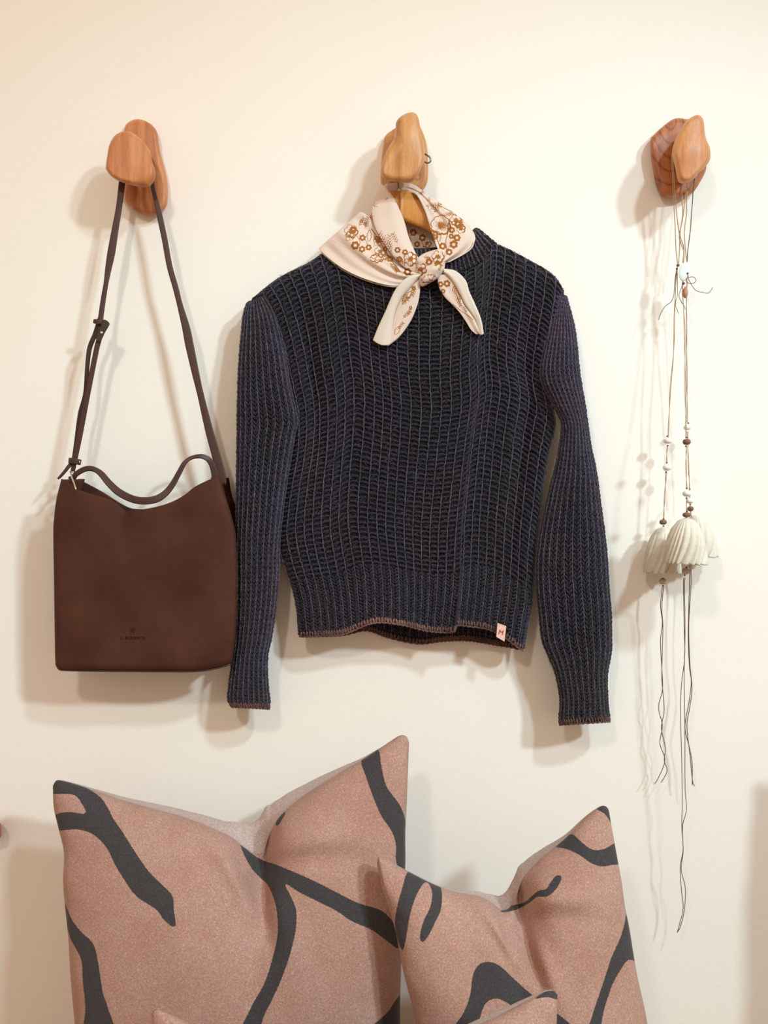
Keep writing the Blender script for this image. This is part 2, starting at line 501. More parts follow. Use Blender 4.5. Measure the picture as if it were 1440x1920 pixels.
pegR = [(1266, 292), (1274, 282), (1287, 279), (1300, 285), (1306, 299), (1300, 314), (1286, 320), (1272, 312)]
pebble('peg', pegR, 0.024, 0.064, m_wood_r, hookR, 0.001, [(1270, 294), (1277, 286), (1287, 283), (1297, 288), (1302, 299), (1297, 310), (1286, 315), (1275, 309)], 9, lump=0)


# ------------------------------------------------------------------ Coons surfaces in photo space
def coons(top, bottom, left, right, pw=1):
    """top/bottom run left->right, left/right run top->bottom; each a function of t -> (px,py)"""
    T0 = top(np.array(0.0)); T1 = top(np.array(1.0)); B0 = bottom(np.array(0.0)); B1 = bottom(np.array(1.0))

    def S(u, v):
        u = np.asarray(u, float); v = np.asarray(v, float)
        u, v = np.broadcast_arrays(u, v)
        uu = u[..., None]; vv = v[..., None]
        return ((1 - vv) * top(u) + vv * bottom(u) + (1 - uu) ** pw * (left(v) - (1 - vv) * T0 - vv * B0)
                + uu ** pw * (right(v) - (1 - vv) * T1 - vv * B1))
    return S


def knit_fn(us, pts):
    """curve with explicit parameter values"""
    us = np.asarray(us, float); pts = np.asarray(pts, float)
    # monotone resample through catmull on (u,x,y)
    s = spline(np.column_stack([us * 400, pts]), 500)
    q = s[:, 0] / 400
    return lambda t: np.stack([np.interp(t, q, s[:, 1]), np.interp(t, q, s[:, 2])], axis=-1)


# ------------------------------------------------------------------ sweater
sweater = thing('sweater', 'navy purple chunky rib-knit sweater hanging from the middle hook', 'sweater')

topF = knit_fn([0, .10, .20, .27, .33, .42, .50, .58, .66, .73, .78, .87, .95, 1],
               [(472, 560), (520, 522), (578, 492), (622, 468), (668, 492), (722, 513), (780, 521), (838, 515), (890, 496), (922, 462), (938, 460), (990, 486), (1036, 514), (1058, 545)])
botF = knit_fn([0, .1, .2, .33, .45, .57, .68, .695, .76, .83, .9, .96, 1],
               [(561, 1194), (603, 1192), (645, 1189), (702, 1168), (755, 1172), (802, 1183), (849, 1185), (856, 1173), (884, 1175), (915, 1180), (944, 1194), (968, 1212), (981, 1221)])
leftF = curve_fn([(472, 560), (498, 600), (520, 660), (534, 720), (548, 790), (545, 860), (533, 920), (522, 1000), (530, 1050), (547, 1100), (556, 1140), (561, 1194)])
rightF = curve_fn([(1058, 545), (1050, 610), (1036, 680), (1030, 740), (1040, 795), (1029, 850), (1020, 900), (1012, 960), (1004, 1020), (1000, 1080), (995, 1140), (986, 1190), (981, 1221)])
S_front = coons(topF, botF, leftF, rightF, 2.2)


def body_depth(u, v):
    e = np.clip(1 - np.abs(2 * u - 1) ** 5, 0, 1) ** 0.5
    shoulder = np.sqrt(np.clip(1 - (1 - np.clip(v / 0.10, 0, 1)) ** 2, 0, 1))
    neck = np.exp(-((u - .5) / .2) ** 4)
    s = np.maximum(shoulder, 0.75 * neck)
    d = 0.040 + 0.030 * e * s
    low = np.clip((v - .25) / .75, 0, 1)
    d = d + 0.0045 * low * np.sin(u * 2 * PI * 3.1 + 0.6) * e
    d = d - 0.016 * np.exp(-((u - (.135 - .03 * v)) / .035) ** 2) * np.exp(-((v - .33) / .22) ** 2)
    d = d - 0.018 * np.exp(-((u - (.90 + .0 * v)) / .035) ** 2) * np.exp(-((v - .42) / .30) ** 2)
    d = d + 0.004 * np.exp(-((u - .30) / .05) ** 2) * low - 0.002 * np.exp(-((u - .60) / .06) ** 2) * low
    d = d + 0.007 * np.exp(-((u - .685) / .018) ** 2) * np.clip((v - .7) / .3, 0, 1)
    return d


def body_surf(u, v):
    s = S_front(u, v)
    return P(s[..., 0], s[..., 1], body_depth(u, v))


def surf_normals(surf, u, v, sgn=1):
    e = 1e-3
    a = surf(u + e, v) - surf(u - e, v)
    b = surf(u, v + e) - surf(u, v - e)
    n = np.cross(a, b) * sgn
    return n / (np.linalg.norm(n, axis=-1, keepdims=True) + 1e-12)


def dir_normals(surf, u, v):
    """outward normal whose orientation is fixed by the parameter order (u to the right, v down)"""
    n = surf_normals(surf, u, v)
    # right x down = +Y (into the wall), so flip
    return -n


def knit(surf, ucol, vrow, style, rib_r=0.0011, r=0.0020, h0=0.0008, h1=0.0028, seed=0, name='stitches', parent=None, amp=1.0, rib_name='rib_lines'):
    g = np.random.default_rng(seed)
    ucol = np.asarray(ucol); vrow = np.asarray(vrow)
    nc = len(ucol); nr = len(vrow) - 1
    du = np.diff(ucol); dv = np.diff(vrow)
    # rib lines: one long loop per stitch
    cj, rk = np.meshgrid(np.arange(nc), np.arange(nr))
    cj = cj.ravel(); rk = rk.ravel()
    du_full = np.append(du, du[-1])
    t = np.linspace(-0.12, 1.12, 4)[None]
    sl = (g.uniform(0.02, 0.12, len(cj)) * np.where(g.random(len(cj)) < .8, 1, -1))[:, None]
    wob = 0.014 * np.sin(rk * 0.9 + cj * 2.1)[:, None]
    U = ucol[cj][:, None] + du_full[cj][:, None] * (sl * (t - .5) + wob)
    V = vrow[rk][:, None] + dv[rk][:, None] * t + 0 * U
    U = np.clip(U, -0.02, 1.02); V = np.clip(V, 0.0, 0.999)
    p = surf(U, V); nrm = dir_normals(surf, U, V)
    hh = ((h1 + 0.0009 * np.sin(np.clip(t, 0, 1) * PI)) + g.uniform(-.0003, .0003, len(cj))[:, None])[..., None] * np.clip(V / .02, .25, 1)[..., None]
    rr = rib_r * g.uniform(.6, 1.25, len(cj))[:, None] * np.array([[.55, 1, 1, .5]])
    A = Bag(); v, f = tubes(p + nrm * hh, rr, 5, nrm); A.add(v, f)
    # stitches between the ribs
    B = Bag()
    cj, rk = np.meshgrid(np.arange(nc - 1), np.arange(nr)); cj = cj.ravel(); rk = rk.ravel()
    m = len(cj)
    jit = g.uniform(-.12, .12, (m, 1))
    if style == 'ladder':
        t = np.linspace(0, 1, 6)[None]
        U = ucol[cj][:, None] + du[cj][:, None] * (0.02 + .96 * t)
        sk = g.uniform(.18, .82, (m, 1))
        arch = np.where(t < sk, t / sk, (1 - t) / (1 - sk)) ** 0.6
        V = vrow[rk][:, None] + dv[rk][:, None] * (0.66 + jit + .10 * (t - .5) * np.sign(sk - .5) - .30 * arch)
        V = np.clip(V, 0, .999)
        hh = h0 + 0.0012 * np.sin(t * PI * 1.0) + 0 * U + g.uniform(-.0004, .0006, (m, 1))
        rr = r * g.uniform(.8, 1.15, (m, 1)) * np.array([[.5, .9, 1, 1, .9, .5]])
        p = surf(U, V); nrm = dir_normals(surf, U, V)
        v, f = tubes(p + nrm * hh[..., None], rr, 5, nrm); B.add(v, f)
        # a slanting strand dropping off each arch
        t = np.linspace(0, 1, 4)[None]
        side = np.where(g.random((m, 1)) < .65, 1.0, -1.0)
        U = ucol[cj][:, None] + du[cj][:, None] * (.5 + side * (-.30 + .38 * t) + jit * .5)
        V = np.clip(vrow[rk][:, None] + dv[rk][:, None] * (.10 + .75 * t), 0, .999)
        p = surf(U, V); nrm = dir_normals(surf, U, V)
        hh = (h0 + .0014 - .0016 * t + 0 * U)
        v, f = tubes(p + nrm * hh[..., None], r * .50 * g.uniform(.5, 1.2, (m, 1)) * np.array([[.4, 1, 1, .4]]), 5, nrm); B.add(v, f)
    else:
        t = np.linspace(0, 1, 4)[None]
        for sd in (1, -1):
            U = ucol[cj][:, None] + du[cj][:, None] * (.5 - sd * (.44 - .38 * t))
            V = np.clip(vrow[rk][:, None] + dv[rk][:, None] * (-.25 + jit * .6 + 1.15 * t), 0, .999)
            p = surf(U, V); nrm = dir_normals(surf, U, V)
            hh = h0 + 0.0016 * np.sin((.25 + .7 * t) * PI) + 0 * U + g.uniform(-.0003, .0006, (m, 1))
            rr = r * .8 * g.uniform(.8, 1.15, (m, 1)) * np.array([[.45, 1, 1, .45]])
            v, f = tubes(p + nrm * hh[..., None], rr, 5, nrm); B.add(v, f)
    # loose pale fibres lying over the stitches
    reps = 3
    cc = np.repeat(cj, reps); kk = np.repeat(rk, reps); m2 = len(cc)
    t = np.linspace(0, 1, 3)[None]
    ang = np.where(g.random((m2, 1)) < .7, 1, -1) * g.uniform(.25, .5, (m2, 1))
    u0 = g.uniform(.1, .9, (m2, 1)); v0 = g.uniform(0, 1, (m2, 1))
    U = ucol[cc][:, None] + du[cc][:, None] * (u0 + ang * (t - .5))
    V = np.clip(vrow[kk][:, None] + dv[kk][:, None] * (v0 + .55 * (t - .5)), 0, .999)
    p = surf(U, V); nrm = dir_normals(surf, U, V)
    hh = h0 + r * .95 + .0006 * np.sin(t * PI) + g.uniform(-.0008, .0003, (m2, 1)) + 0 * U
    v, f = tubes(p + nrm * hh[..., None], g.uniform(.00018, .00042, (m2, 1)) * np.array([[.4, 1, .4]]), 3, nrm); A.add(v, f)
    a = A.obj(rib_name, m_yarn_lite, parent); a['kind'] = 'stuff'
    b = B.obj(name, m_yarn, parent); b['kind'] = 'stuff'
    return a, b


# body front (dark backing) + back
nu, nv = 120, 150
U, V = np.meshgrid(np.linspace(0, 1, nu), np.linspace(0, 1, nv))
body = mesh_obj('body', body_surf(U, V), grid_faces(nu, nv), m_yarn_dark, sweater)
knit(body_surf, np.linspace(0.006, .994, 31), np.arange(0.001, .84, .0135), 'ladder', seed=1, parent=body)
knit(body_surf, np.linspace(0.006, .994, 31), np.arange(.840, .996, .0092), 'v', seed=8, parent=body, name='hem_stitches', rib_name='hem_rib_lines')

botB = knit_fn([0, .2, .3, .4, .5, .6, .75, .9, .96, 1],
               [(563, 1186), (640, 1186), (688, 1178), (730, 1192), (785, 1203), (830, 1198), (880, 1196), (935, 1203), (962, 1206), (981, 1212)])
S_back = coons(topF, botB, leftF, rightF, 2.2)


def back_surf(u, v):
    s = S_back(u, v)
    e = np.clip(1 - np.abs(2 * u - 1) ** 5, 0, 1) ** 0.5
    sh = np.clip(v / .03, 0, 1)
    return P(s[..., 0], s[..., 1], 0.040 - 0.022 * e * sh)


back = mesh_obj('back_panel', back_surf(U, V), grid_faces(nu, nv), m_yarn_dark, sweater)
knit(back_surf, np.linspace(.02, .98, 33), np.arange(.93, .99, .009), 'v', seed=2, parent=back, h0=-.001, h1=0.001)


def edging(surf, us, v0, v1, m, parent, name, seed, step, r=0.0022, h=0.001):
    g = np.random.default_rng(seed)
    us = np.asarray(us); n = len(us)
    t = np.linspace(0, 1, 5)[None]
    lean = g.uniform(-.6, .6, (n, 1)) * step
    U = np.clip(us[:, None] + lean * (t - .5), 0, 1)
    V = v0 + (v1 - v0) * t * g.uniform(.85, 1.1, (n, 1))
    p = surf(U, V); nrm = dir_normals(surf, U, V)
    hh = h + .0012 * np.sin(t * PI) + 0 * U
    v, f = tubes(p + nrm * hh[..., None], r * g.uniform(.8, 1.2, (n, 1)) * np.array([[.5, 1, 1.1, 1, .5]]), 6, nrm)
    o = mesh_obj(name, v, f, m, parent); o['kind'] = 'stuff'
    # running bind-off strand underneath
    u2 = np.linspace(us[0], us[-1], len(us) * 2)
    q = surf(u2, np.full_like(u2, v1)) + dir_normals(surf, u2, np.full_like(u2, v1)) * 0.0008
    q[:, 2] += 0.0007 * np.sin(np.arange(len(u2)) * 1.9)
    v, f = tubes(q[None], r * .8, 6)
    mesh_obj('bind_off_strand', v, f, m, o)
    return o


edging(body_surf, np.linspace(0.003, .997, 84), .984, 1.0, m_yarn_edge, body, 'hem_edging', 3, 1 / 84, r=.0020)
edging(back_surf, np.linspace(0.02, .98, 80), .986, 1.0, m_yarn_edge, back, 'hem_edging', 4, 1 / 80, h=-.001)


def sleeve(Lp, Rp, dc, dep, ncol, seed, name, step, cuff_at):
    L = curve_fn(Lp); R = curve_fn(Rp)

    def surf(u, v):
        u = np.asarray(u, float); v = np.asarray(v, float)
        l = L(np.clip(v, 0, 1)); r = R(np.clip(v, 0, 1))
        th = PI * (1.22 - 1.44 * u)              # left ... front ... right, wrapping a little behind
        c = (l + r) / 2; h = (r - l) / 2
        k = np.interp(v, [0, .06, .14, 1], [.15, .6, 1, 1])
        xy = c + h * np.cos(th)[..., None]
        s = np.sin(th); s = np.sign(s) * np.abs(s) ** .8
        d = np.interp(v, np.linspace(0, 1, len(dc)), dc) + np.interp(v, np.linspace(0, 1, len(dep)), dep) * k * s
        d = d + .003 * np.sin(v * 17 + u * 5 + seed) * np.clip(s, 0, 1)
        return P(xy[..., 0], xy[..., 1], d)

    nu, nv = 60, 160
    U, V = np.meshgrid(np.linspace(0, 1, nu), np.linspace(0, 1, nv))
    front = surf(U, V)
    # closed ring: carry on behind
    def full(u, v):
        th = 2 * PI * u
        l = L(v); r = R(v); c = (l + r) / 2; h = (r - l) / 2
        k = np.interp(v, [0, .06, .14, 1], [.15, .6, 1, 1])
        xy = c + h * np.cos(PI - th)[..., None]
        s = np.sin(th); s = np.sign(s) * np.abs(s) ** .8
        d = np.interp(v, np.linspace(0, 1, len(dc)), dc) + np.interp(v, np.linspace(0, 1, len(dep)), dep) * k * s
        d = d + .003 * np.sin(v * 17 + ((1.22 - (1 - u * 2)) / 1.44) * 5 + seed) * np.clip(s, 0, 1)
        return P(xy[..., 0], xy[..., 1], d)
    nf = 72
    U, V = np.meshgrid(np.arange(nf) / nf, np.linspace(0, 1, nv))
    o = mesh_obj(name, full(U, V), grid_faces(nf, nv, closed_u=True), m_yarn_dark, sweater)
    rows = np.concatenate([np.arange(.015, cuff_at, step), np.arange(cuff_at + step * .75, .994, step * .75)])
    knit(surf, np.linspace(.02, .98, ncol), rows, 'v', rib_r=.0012, r=.0019, seed=seed, parent=o)
    edging(surf, np.linspace(.04, .96, 34), .984, .999, m_yarn_edge, o, 'cuff_edging', seed + 9, 1 / 34, r=.0018, h=.0006)
    return o


sleeve([(474, 558), (461, 582), (456, 620), (451, 680), (448, 760), (447, 850), (446, 940), (444, 1040), (444, 1140), (442, 1200), (438, 1240), (432, 1285), (430, 1310), (436, 1326)],
       [(488, 548), (514, 590), (530, 650), (542, 720), (556, 785), (551, 815), (543, 860), (535, 910), (528, 960), (522, 1020), (520, 1080), (516, 1130), (507, 1190), (499, 1230), (499, 1270), (503, 1315), (504, 1330)],
       [.046, .056, .055, .054, .054], [.020, .026, .027, .024, .020], 17, 21, 'sleeve', .0112, .86)
sleeve([(1044, 540), (1036, 590), (1022, 650), (1014, 705), (1035, 752), (1053, 785), (1055, 812), (1045, 870), (1030, 930), (1015, 1000), (1008, 1060), (1009, 1110), (1013, 1150), (1019, 1200), (1031, 1230), (1044, 1262), (1053, 1310), (1051, 1345), (1050, 1360)],
       [(1056, 545), (1071, 600), (1078, 640), (1084, 700), (1094, 760), (1104, 830), (1116, 890), (1124, 950), (1131, 1000), (1136, 1050), (1139, 1100), (1143, 1150), (1144, 1210), (1141, 1235), (1136, 1262), (1136, 1300), (1138, 1330), (1143, 1354)],
       [.045, .054, .055, .055, .056], [.016, .026, .027, .025, .021], 19, 33, 'sleeve', .0104, .87)

# ribbed collar
cin = knit_fn([0, .15, .3, .5, .7, .85, .97, 1], [(640, 436), (672, 450), (716, 461), (778, 468), (838, 463), (872, 448), (890, 431), (895, 430)])
cout = knit_fn([0, .15, .3, .5, .7, .85, .95, 1], [(620, 470), (668, 494), (720, 515), (780, 523), (842, 516), (892, 497), (920, 474), (932, 458)])


def collar_surf(u, v):
    u = np.asarray(u, float); v = np.asarray(v, float)
    u, v = np.broadcast_arrays(u, v)
    a = cin(u); b = cout(u)
    xy = a + (b - a) * v[..., None]
    c = np.clip(1 - (2 * u - 1) ** 2, 0, 1)
    d = .036 + .024 * c ** .6 + (.006 + .003 * c) * v + .003 * np.sin(v * PI)
    return P(xy[..., 0], xy[..., 1], d)


U, V = np.meshgrid(np.linspace(0, 1, 90), np.linspace(0, 1, 14))
collar = mesh_obj('collar', collar_surf(U, V), grid_faces(90, 14), m_yarn_dark, sweater)
knit(collar_surf, np.linspace(.004, .996, 40), np.linspace(.03, .99, 8), 'v', rib_r=.0017, r=.0012, h0=.0002, h1=.0018, seed=5, parent=collar)
q = np.linspace(0, 1, 90)
v_, f_ = tubes(collar_surf(q, q * 0)[None], .0026, 7)
mesh_obj('collar_roll', v_, f_, m_yarn, collar)


def cback(u, v):
    u, v = np.broadcast_arrays(np.asarray(u, float), np.asarray(v, float))
    x = 640 + (895 - 640) * u; y = 436 - 6 * u + 6 * np.sin(u * PI) + v * (34 + 10 * np.sin(u * PI))
    return P(x, y, .036 - .021 * np.sin(u * PI) ** .7 + 0 * v)


mesh_obj('collar_back', cback(U, V), grid_faces(90, 14), m_yarn_dark, sweater)

# little woven label near the hem
tg = mesh_obj('woven_label', P(np.array([933, 949, 946, 930.5]), np.array([1168, 1174, 1203, 1194]), np.array([.0755, .0755, .0765, .0765])), [(0, 1, 2, 3)], simple('pink_label_cloth', lin(232, 186, 172), .8), body, smooth=False)
solidify(tg, .0012)
tg['label'] = 'small pink woven label with a red letter'
tm = bpy.data.curves.new('letter', 'FONT'); tm.body = 'M'; tm.size = .0115; tm.align_x = 'CENTER'; tm.align_y = 'CENTER'; tm.extrude = .0002; tm.offset = 0.0


def text_mesh(name, cu, loc, rot, m, parent):
    to = bpy.data.objects.new(name, cu); COL.objects.link(to)
    dg = bpy.context.evaluated_depsgraph_get()
    me = bpy.data.meshes.new_from_object(to.evaluated_get(dg))
    bpy.data.objects.remove(to)
    me.name = name; me.materials.clear(); me.materials.append(m)
    o = bpy.data.objects.new(name, me); COL.objects.link(o)
    o.location = loc; o.rotation_euler = rot; o.parent = parent
    return o


text_mesh('letter', tm, P(939.6, 1186, .0774), (PI / 2, math.radians(14), 0), simple('red_thread', lin(176, 52, 44), .7), tg)

# ------------------------------------------------------------------ hanger
hanger = thing('clothes_hanger', 'amber varnished wooden hanger inside the sweater neck with a wire hook', 'hanger')


def hanger_half(sg):
    if sg > 0:
        top = spline([(750, 357), (768, 359), (790, 373), (812, 402), (850, 444), (920, 484), (990, 520), (1020, 548)], 40)
        bot = spline([(750, 412), (768, 420), (806, 437), (850, 472), (900, 502), (960, 528), (996, 548), (1014, 560)], 40)
    else:
        top = spline([(750, 357), (732, 359), (712, 374), (694, 404), (664, 452), (610, 500), (550, 540), (516, 572)], 40)
        bot = spline([(750, 412), (732, 420), (712, 434), (694, 456), (664, 490), (610, 528), (560, 562), (522, 586)], 40)
    V = []
    for i in range(40):
        a = top[i].copy(); b = bot[i].copy()
        q = i / 39
        dm = .040; hd = .007 + .002 * q
        ring = []
        for k in range(12):
            th = 2 * PI * k / 12
            yy = (a + b) / 2 - (b - a) / 2 * (abs(math.cos(th)) ** .6 * (1 if math.cos(th) > 0 else -1))
            ring.append(P(yy[0], yy[1], dm + hd * (abs(math.sin(th)) ** .6 * (1 if math.sin(th) > 0 else -1)) + .002 * q))
        V.append(ring)
    f = [tuple(x) for x in grid_faces(12, 40, closed_u=True).tolist()] + [tuple(range(12)), tuple(range(39 * 12, 40 * 12))]
    return mesh_obj('arm', np.array(V), f, m_hanger, hanger)


hanger_half(1); hanger_half(-1)
tube_obj('joint_line', [(750, 361, .0472), (750.3, 385, .0475), (750, 410, .0472)], .0004, m_emboss, hanger, K=5, n=10)
tube_obj('wire_hook', [(747.5, 366, .040), (747, 350, .040), (745, 336, .041), (737, 322, .042), (730, 304, .043), (736, 284, .043), (753, 273, .043), (773, 278, .044), (786, 286, .046), (797, 289, .048), (806, 295, .049), (807.5, 302, .049), (802, 306, .049), (796, 303, .049)], .0015, m_steel, hanger, K=8, n=90)
tube_obj('wire_collar', [(748, 353, .0405), (748.2, 363, .0405)], .0022, m_brass, hanger, K=8, n=5)

# ------------------------------------------------------------------ scarf
scarf = thing('scarf', 'cream cotton neck scarf printed with brown flowers knotted over the sweater collar', 'scarf')


def ink_field(px, py, prims):
    d = np.full(px.shape, 60.0)
    for p in prims:
        k = p[0]
        if k == 'seg': d = np.minimum(d, seg_sdf(px, py, p[1], p[2], p[3]))
        elif k == 'path':
            q = spline(p[1], p[3])
            for a, b in zip(q[:-1], q[1:]): d = np.minimum(d, seg_sdf(px, py, a, b, p[2]))
        elif k == 'flower':          # solid flower with a pale eye
            _, (x, y), r, n, rot = p
            dx = px - x; dy = py - y; rr = np.hypot(dx, dy); th = np.arctan2(dy, dx) + rot
            body_ = rr - r * (.80 + .22 * np.abs(np.cos(n * th / 2)))
            d = np.minimum(d, np.maximum(body_, r * .36 - rr))
        elif k == 'peony':           # outlined petals
            _, (x, y), r, n, rot, w = p
            un = np.full(px.shape, 99.0)
            for i in range(n):
                a = rot + i * 2 * PI / n
                cx = x + r * .60 * math.cos(a); cy = y + r * .60 * math.sin(a)
                un = np.minimum(un, np.hypot(px - cx, py - cy) - r * (.40 + .04 * math.sin(i * 2.3)))
            shade = .65 + .75 * ((np.sin(np.arctan2(py - y, px - x) * 1.0 + rot * 3)) > 0)
            d = np.minimum(d, np.abs(un + .4 * w) - w * shade)
            for i in range(n * 2):
                a = rot + i * PI / n
                r1 = r * (.55 if i % 2 else .42)
                d = np.minimum(d, seg_sdf(px, py, (x + r * .16 * math.cos(a), y + r * .16 * math.sin(a)), (x + r1 * math.cos(a), y + r1 * math.sin(a)), w * .42))
            d = np.minimum(d, np.hypot(px - x, py - y) - r * .15)
        elif k == 'leafy':           # little sprig with paired leaves
            _, (x, y), ang, L, n, w = p
            ca, sa = math.cos(ang), math.sin(ang)
            d = np.minimum(d, seg_sdf(px, py, (x, y), (x + L * ca, y + L * sa), w * .6))
            for i in range(n):
                s = L * (.15 + .85 * i / n)
                for sd in (1, -1):
                    a2 = ang + sd * .75
                    x0 = x + s * ca; y0 = y + s * sa; l2 = L * .24
                    d = np.minimum(d, seg_sdf(px, py, (x0, y0), (x0 + l2 * math.cos(a2), y0 + l2 * math.sin(a2)), w))
        elif k == 'burst':
            _, (x, y), r, n, w, a0, a1 = p
            for i in range(n):
                a = a0 + (a1 - a0) * i / max(1, n - 1)
                d = np.minimum(d, seg_sdf(px, py, (x + r * .25 * math.cos(a), y + r * .25 * math.sin(a)), (x + r * math.cos(a), y + r * math.sin(a)), w))
        elif k == 'dots':
            q = spline(p[1], p[2])
            for a in q: d = np.minimum(d, np.hypot(px - a[0], py - a[1]) - p[3])
        elif k == 'jag':             # serrated leaf outline
            _, (x, y), ang, L, W, w = p
            ca, sa = math.cos(ang), math.sin(ang)
            for sd in (1, -1):
                pts = []
                for i in range(9):
                    s = i / 8; ww = W * math.sin(PI * min(1, s * .9 + .08)) * (1.0 if i % 2 else .62)
                    pts.append((x + L * s * ca - sd * ww * sa, y + L * s * sa + sd * ww * ca))
                for a, b in zip(pts[:-1], pts[1:]): d = np.minimum(d, seg_sdf(px, py, a, b, w))
    return d


def K4(x, y): return (590 + x / 4.235, 330 + y / 4.235)


prims_left = [
    ('peony', K4(290, 440), 13, 6, .2, .8), ('flower', K4(305, 430), 7, 6, 0), ('peony', K4(275, 480), 9, 5, .8, .7),
    ('flower', K4(380, 492), 6.2, 6, .3), ('flower', K4(322, 552), 8.2, 6, .1), ('flower', K4(376, 582), 6.4, 6, .5), ('flower', K4(428, 568), 6.0, 6, .9),
    ('path', [K4(330, 470), K4(360, 520), K4(350, 560)], .5, 8), ('path', [K4(400, 500), K4(420, 540)], .5, 4),
    ('jag', K4(440, 660), -.15, 33, 10, .75), ('jag', K4(450, 640), .1, 30, 7, .6), ('jag', K4(480, 690), -.9, 20, 6, .6),
    ('peony', K4(520, 600), 11, 6, .3, .75), ('peony', K4(500, 520), 9, 5, .9, .8), ('flower', K4(510, 515), 4, 5, 0),
    ('leafy', K4(350, 400), -1.0, 20, 4, .6), ('flower', K4(370, 360), 3.2, 4, 0), ('leafy', K4(400, 420), -1.3, 24, 5, .6), ('jag', K4(430, 520), -1.5, 22, 5, .6),
    ('flower', K4(400, 380), 3.4, 4, .4), ('leafy', K4(470, 470), 1.1, 18, 4, .7), ('path', [K4(450, 420), K4(520, 520), K4(600, 660), K4(680, 760)], .9, 16),
    ('flower', K4(738, 762), 7.5, 6, .2), ('flower', K4(600, 660), 6, 5, .2), ('leafy', K4(600, 690), .9, 22, 5, .7), ('leafy', K4(640, 700), 1.3, 16, 4, .7),
    ('dots', [K4(140, 515), K4(230, 560), K4(330, 610), K4(400, 660)], 24, .62), ('dots', [K4(165, 505), K4(250, 550), K4(350, 600), K4(410, 650)], 24, .62),
    ('dots', [K4(470, 560), K4(560, 650), K4(600, 700)], 9, .9), ('flower', K4(560, 580), 5, 5, .4), ('jag', K4(540, 640), .3, 20, 6, .6),
]
prims_band = [
    ('burst', K4(465, 245), 9, 8, .5, 2.2, 6.2), ('leafy', K4(560, 190), -.6, 7, 2, .5), ('burst', K4(440, 320), 8, 7, .5, 0, 5),
    ('leafy', K4(560, 600), -1.9, 38, 6, .6), ('leafy', K4(620, 620), -2.1, 36, 6, .55), ('leafy', K4(660, 540), -2.0, 24, 4, .5), ('leafy', K4(600, 590), -1.6, 30, 5, .5),
    ('flower', K4(658, 588), 6, 6, .1), ('flower', K4(718, 605), 5.5, 6, .3), ('flower', K4(672, 662), 6.2, 6, .4), ('flower', K4(608, 735), 4.5, 5, 0),
    ('peony', K4(760, 660), 13, 6, .5, 1.1), ('flower', K4(738, 762), 7.5, 6, .2), ('leafy', K4(640, 640), .6, 24, 5, .7), ('leafy', K4(530, 560), 1.2, 26, 5, .6),
    ('dots', [K4(700, 620), K4(720, 640), K4(760, 700)], 5, .8), ('path', [K4(500, 520), K4(560, 620), K4(620, 700), K4(700, 760)], .7, 12),
]
prims_right = [
    ('peony', K4(1000, 390), 19, 8, .2, 1.15), ('burst', K4(1020, 400), 9, 14, .55, 0, 6.1), ('peony', K4(940, 470), 10, 5, .6, .8),
    ('flower', K4(1140, 385), 8.2, 6, .2), ('peony', K4(1120, 350), 11, 6, .1, .9), ('peony', K4(1160, 420), 9, 6, .7, .8), ('flower', K4(1090, 430), 6, 6, .7),
    ('flower', K4(1130, 492), 7, 6, .1), ('flower', K4(1104, 545), 8, 6, .5), ('flower', K4(1016, 558), 7, 8, .3), ('flower', K4(1068, 605), 6.5, 6, .8), ('flower', K4(1085, 480), 5, 6, 0),
    ('path', [K4(1060, 380), K4(1058, 450), K4(1040, 520), K4(1050, 590)], .8, 12), ('path', [K4(960, 480), K4(985, 540), K4(1000, 600)], .7, 8),
    ('burst', K4(845, 125), 6, 6, .5, -.6, 2.4), ('burst', K4(900, 180), 6, 6, .4, -1, 2), ('leafy', K4(880, 240), -.2, 20, 4, .5), ('leafy', K4(915, 270), -.6, 22, 4, .55),
    ('leafy', K4(940, 300), -.9, 26, 5, .6), ('path', [K4(980, 235), K4(1040, 262), K4(1100, 290)], .6, 10), ('leafy', K4(1050, 300), .1, 18, 4, .5), ('leafy', K4(1000, 320), -.3, 24, 5, .5),
    ('dots', [K4(905, 350), K4(925, 420), K4(940, 500), K4(960, 560)], 14, .8), ('leafy', K4(1160, 330), 1.4, 20, 4, .6), ('leafy', K4(940, 560), -1.4, 20, 4, .6),
    ('jag', K4(985, 520), -1.6, 18, 5, .6),
]
prims_knot = [('flower', K4(908, 684), 7, 6, .3), ('peony', K4(840, 740), 12, 5, .4, 1.0), ('peony', K4(980, 640), 12, 6, .1, 1.0), ('jag', K4(850, 840), -.5, 28, 8, .7), ('jag', K4(900, 800), .3, 20, 6, .6),
              ('leafy', K4(860, 640), .2, 16, 4, .7), ('leafy', K4(980, 760), -1.1, 16, 4, .6), ('flower', K4(985, 690), 4, 5, .3), ('burst', K4(900, 850), 9, 8, .5, 0, 6), ('flower', K4(960, 700), 4, 5, 0)]
prims_tl = [('jag', K4(700, 1000), -.9, 26, 6, .6), ('leafy', K4(690, 1030), -1.0, 22, 5, .6), ('burst', K4(720, 970), 9, 9, .6, 0, 6), ('leafy', K4(700, 1130), -.8, 20, 4, .65), ('flower', K4(762, 1045), 3.2, 5, 0),
            ('leafy', K4(800, 870), 1.9, 22, 4, .8), ('flower', K4(785, 890), 4, 5, .3), ('dots', [K4(655, 1130), K4(640, 1180), K4(630, 1250)], 9, .7), ('leafy', K4(660, 1220), -.9, 18, 4, .6),
            ('leafy', K4(740, 1110), -1.2, 16, 3, .6), ('jag', K4(640, 1260), -1.1, 18, 5, .5)]
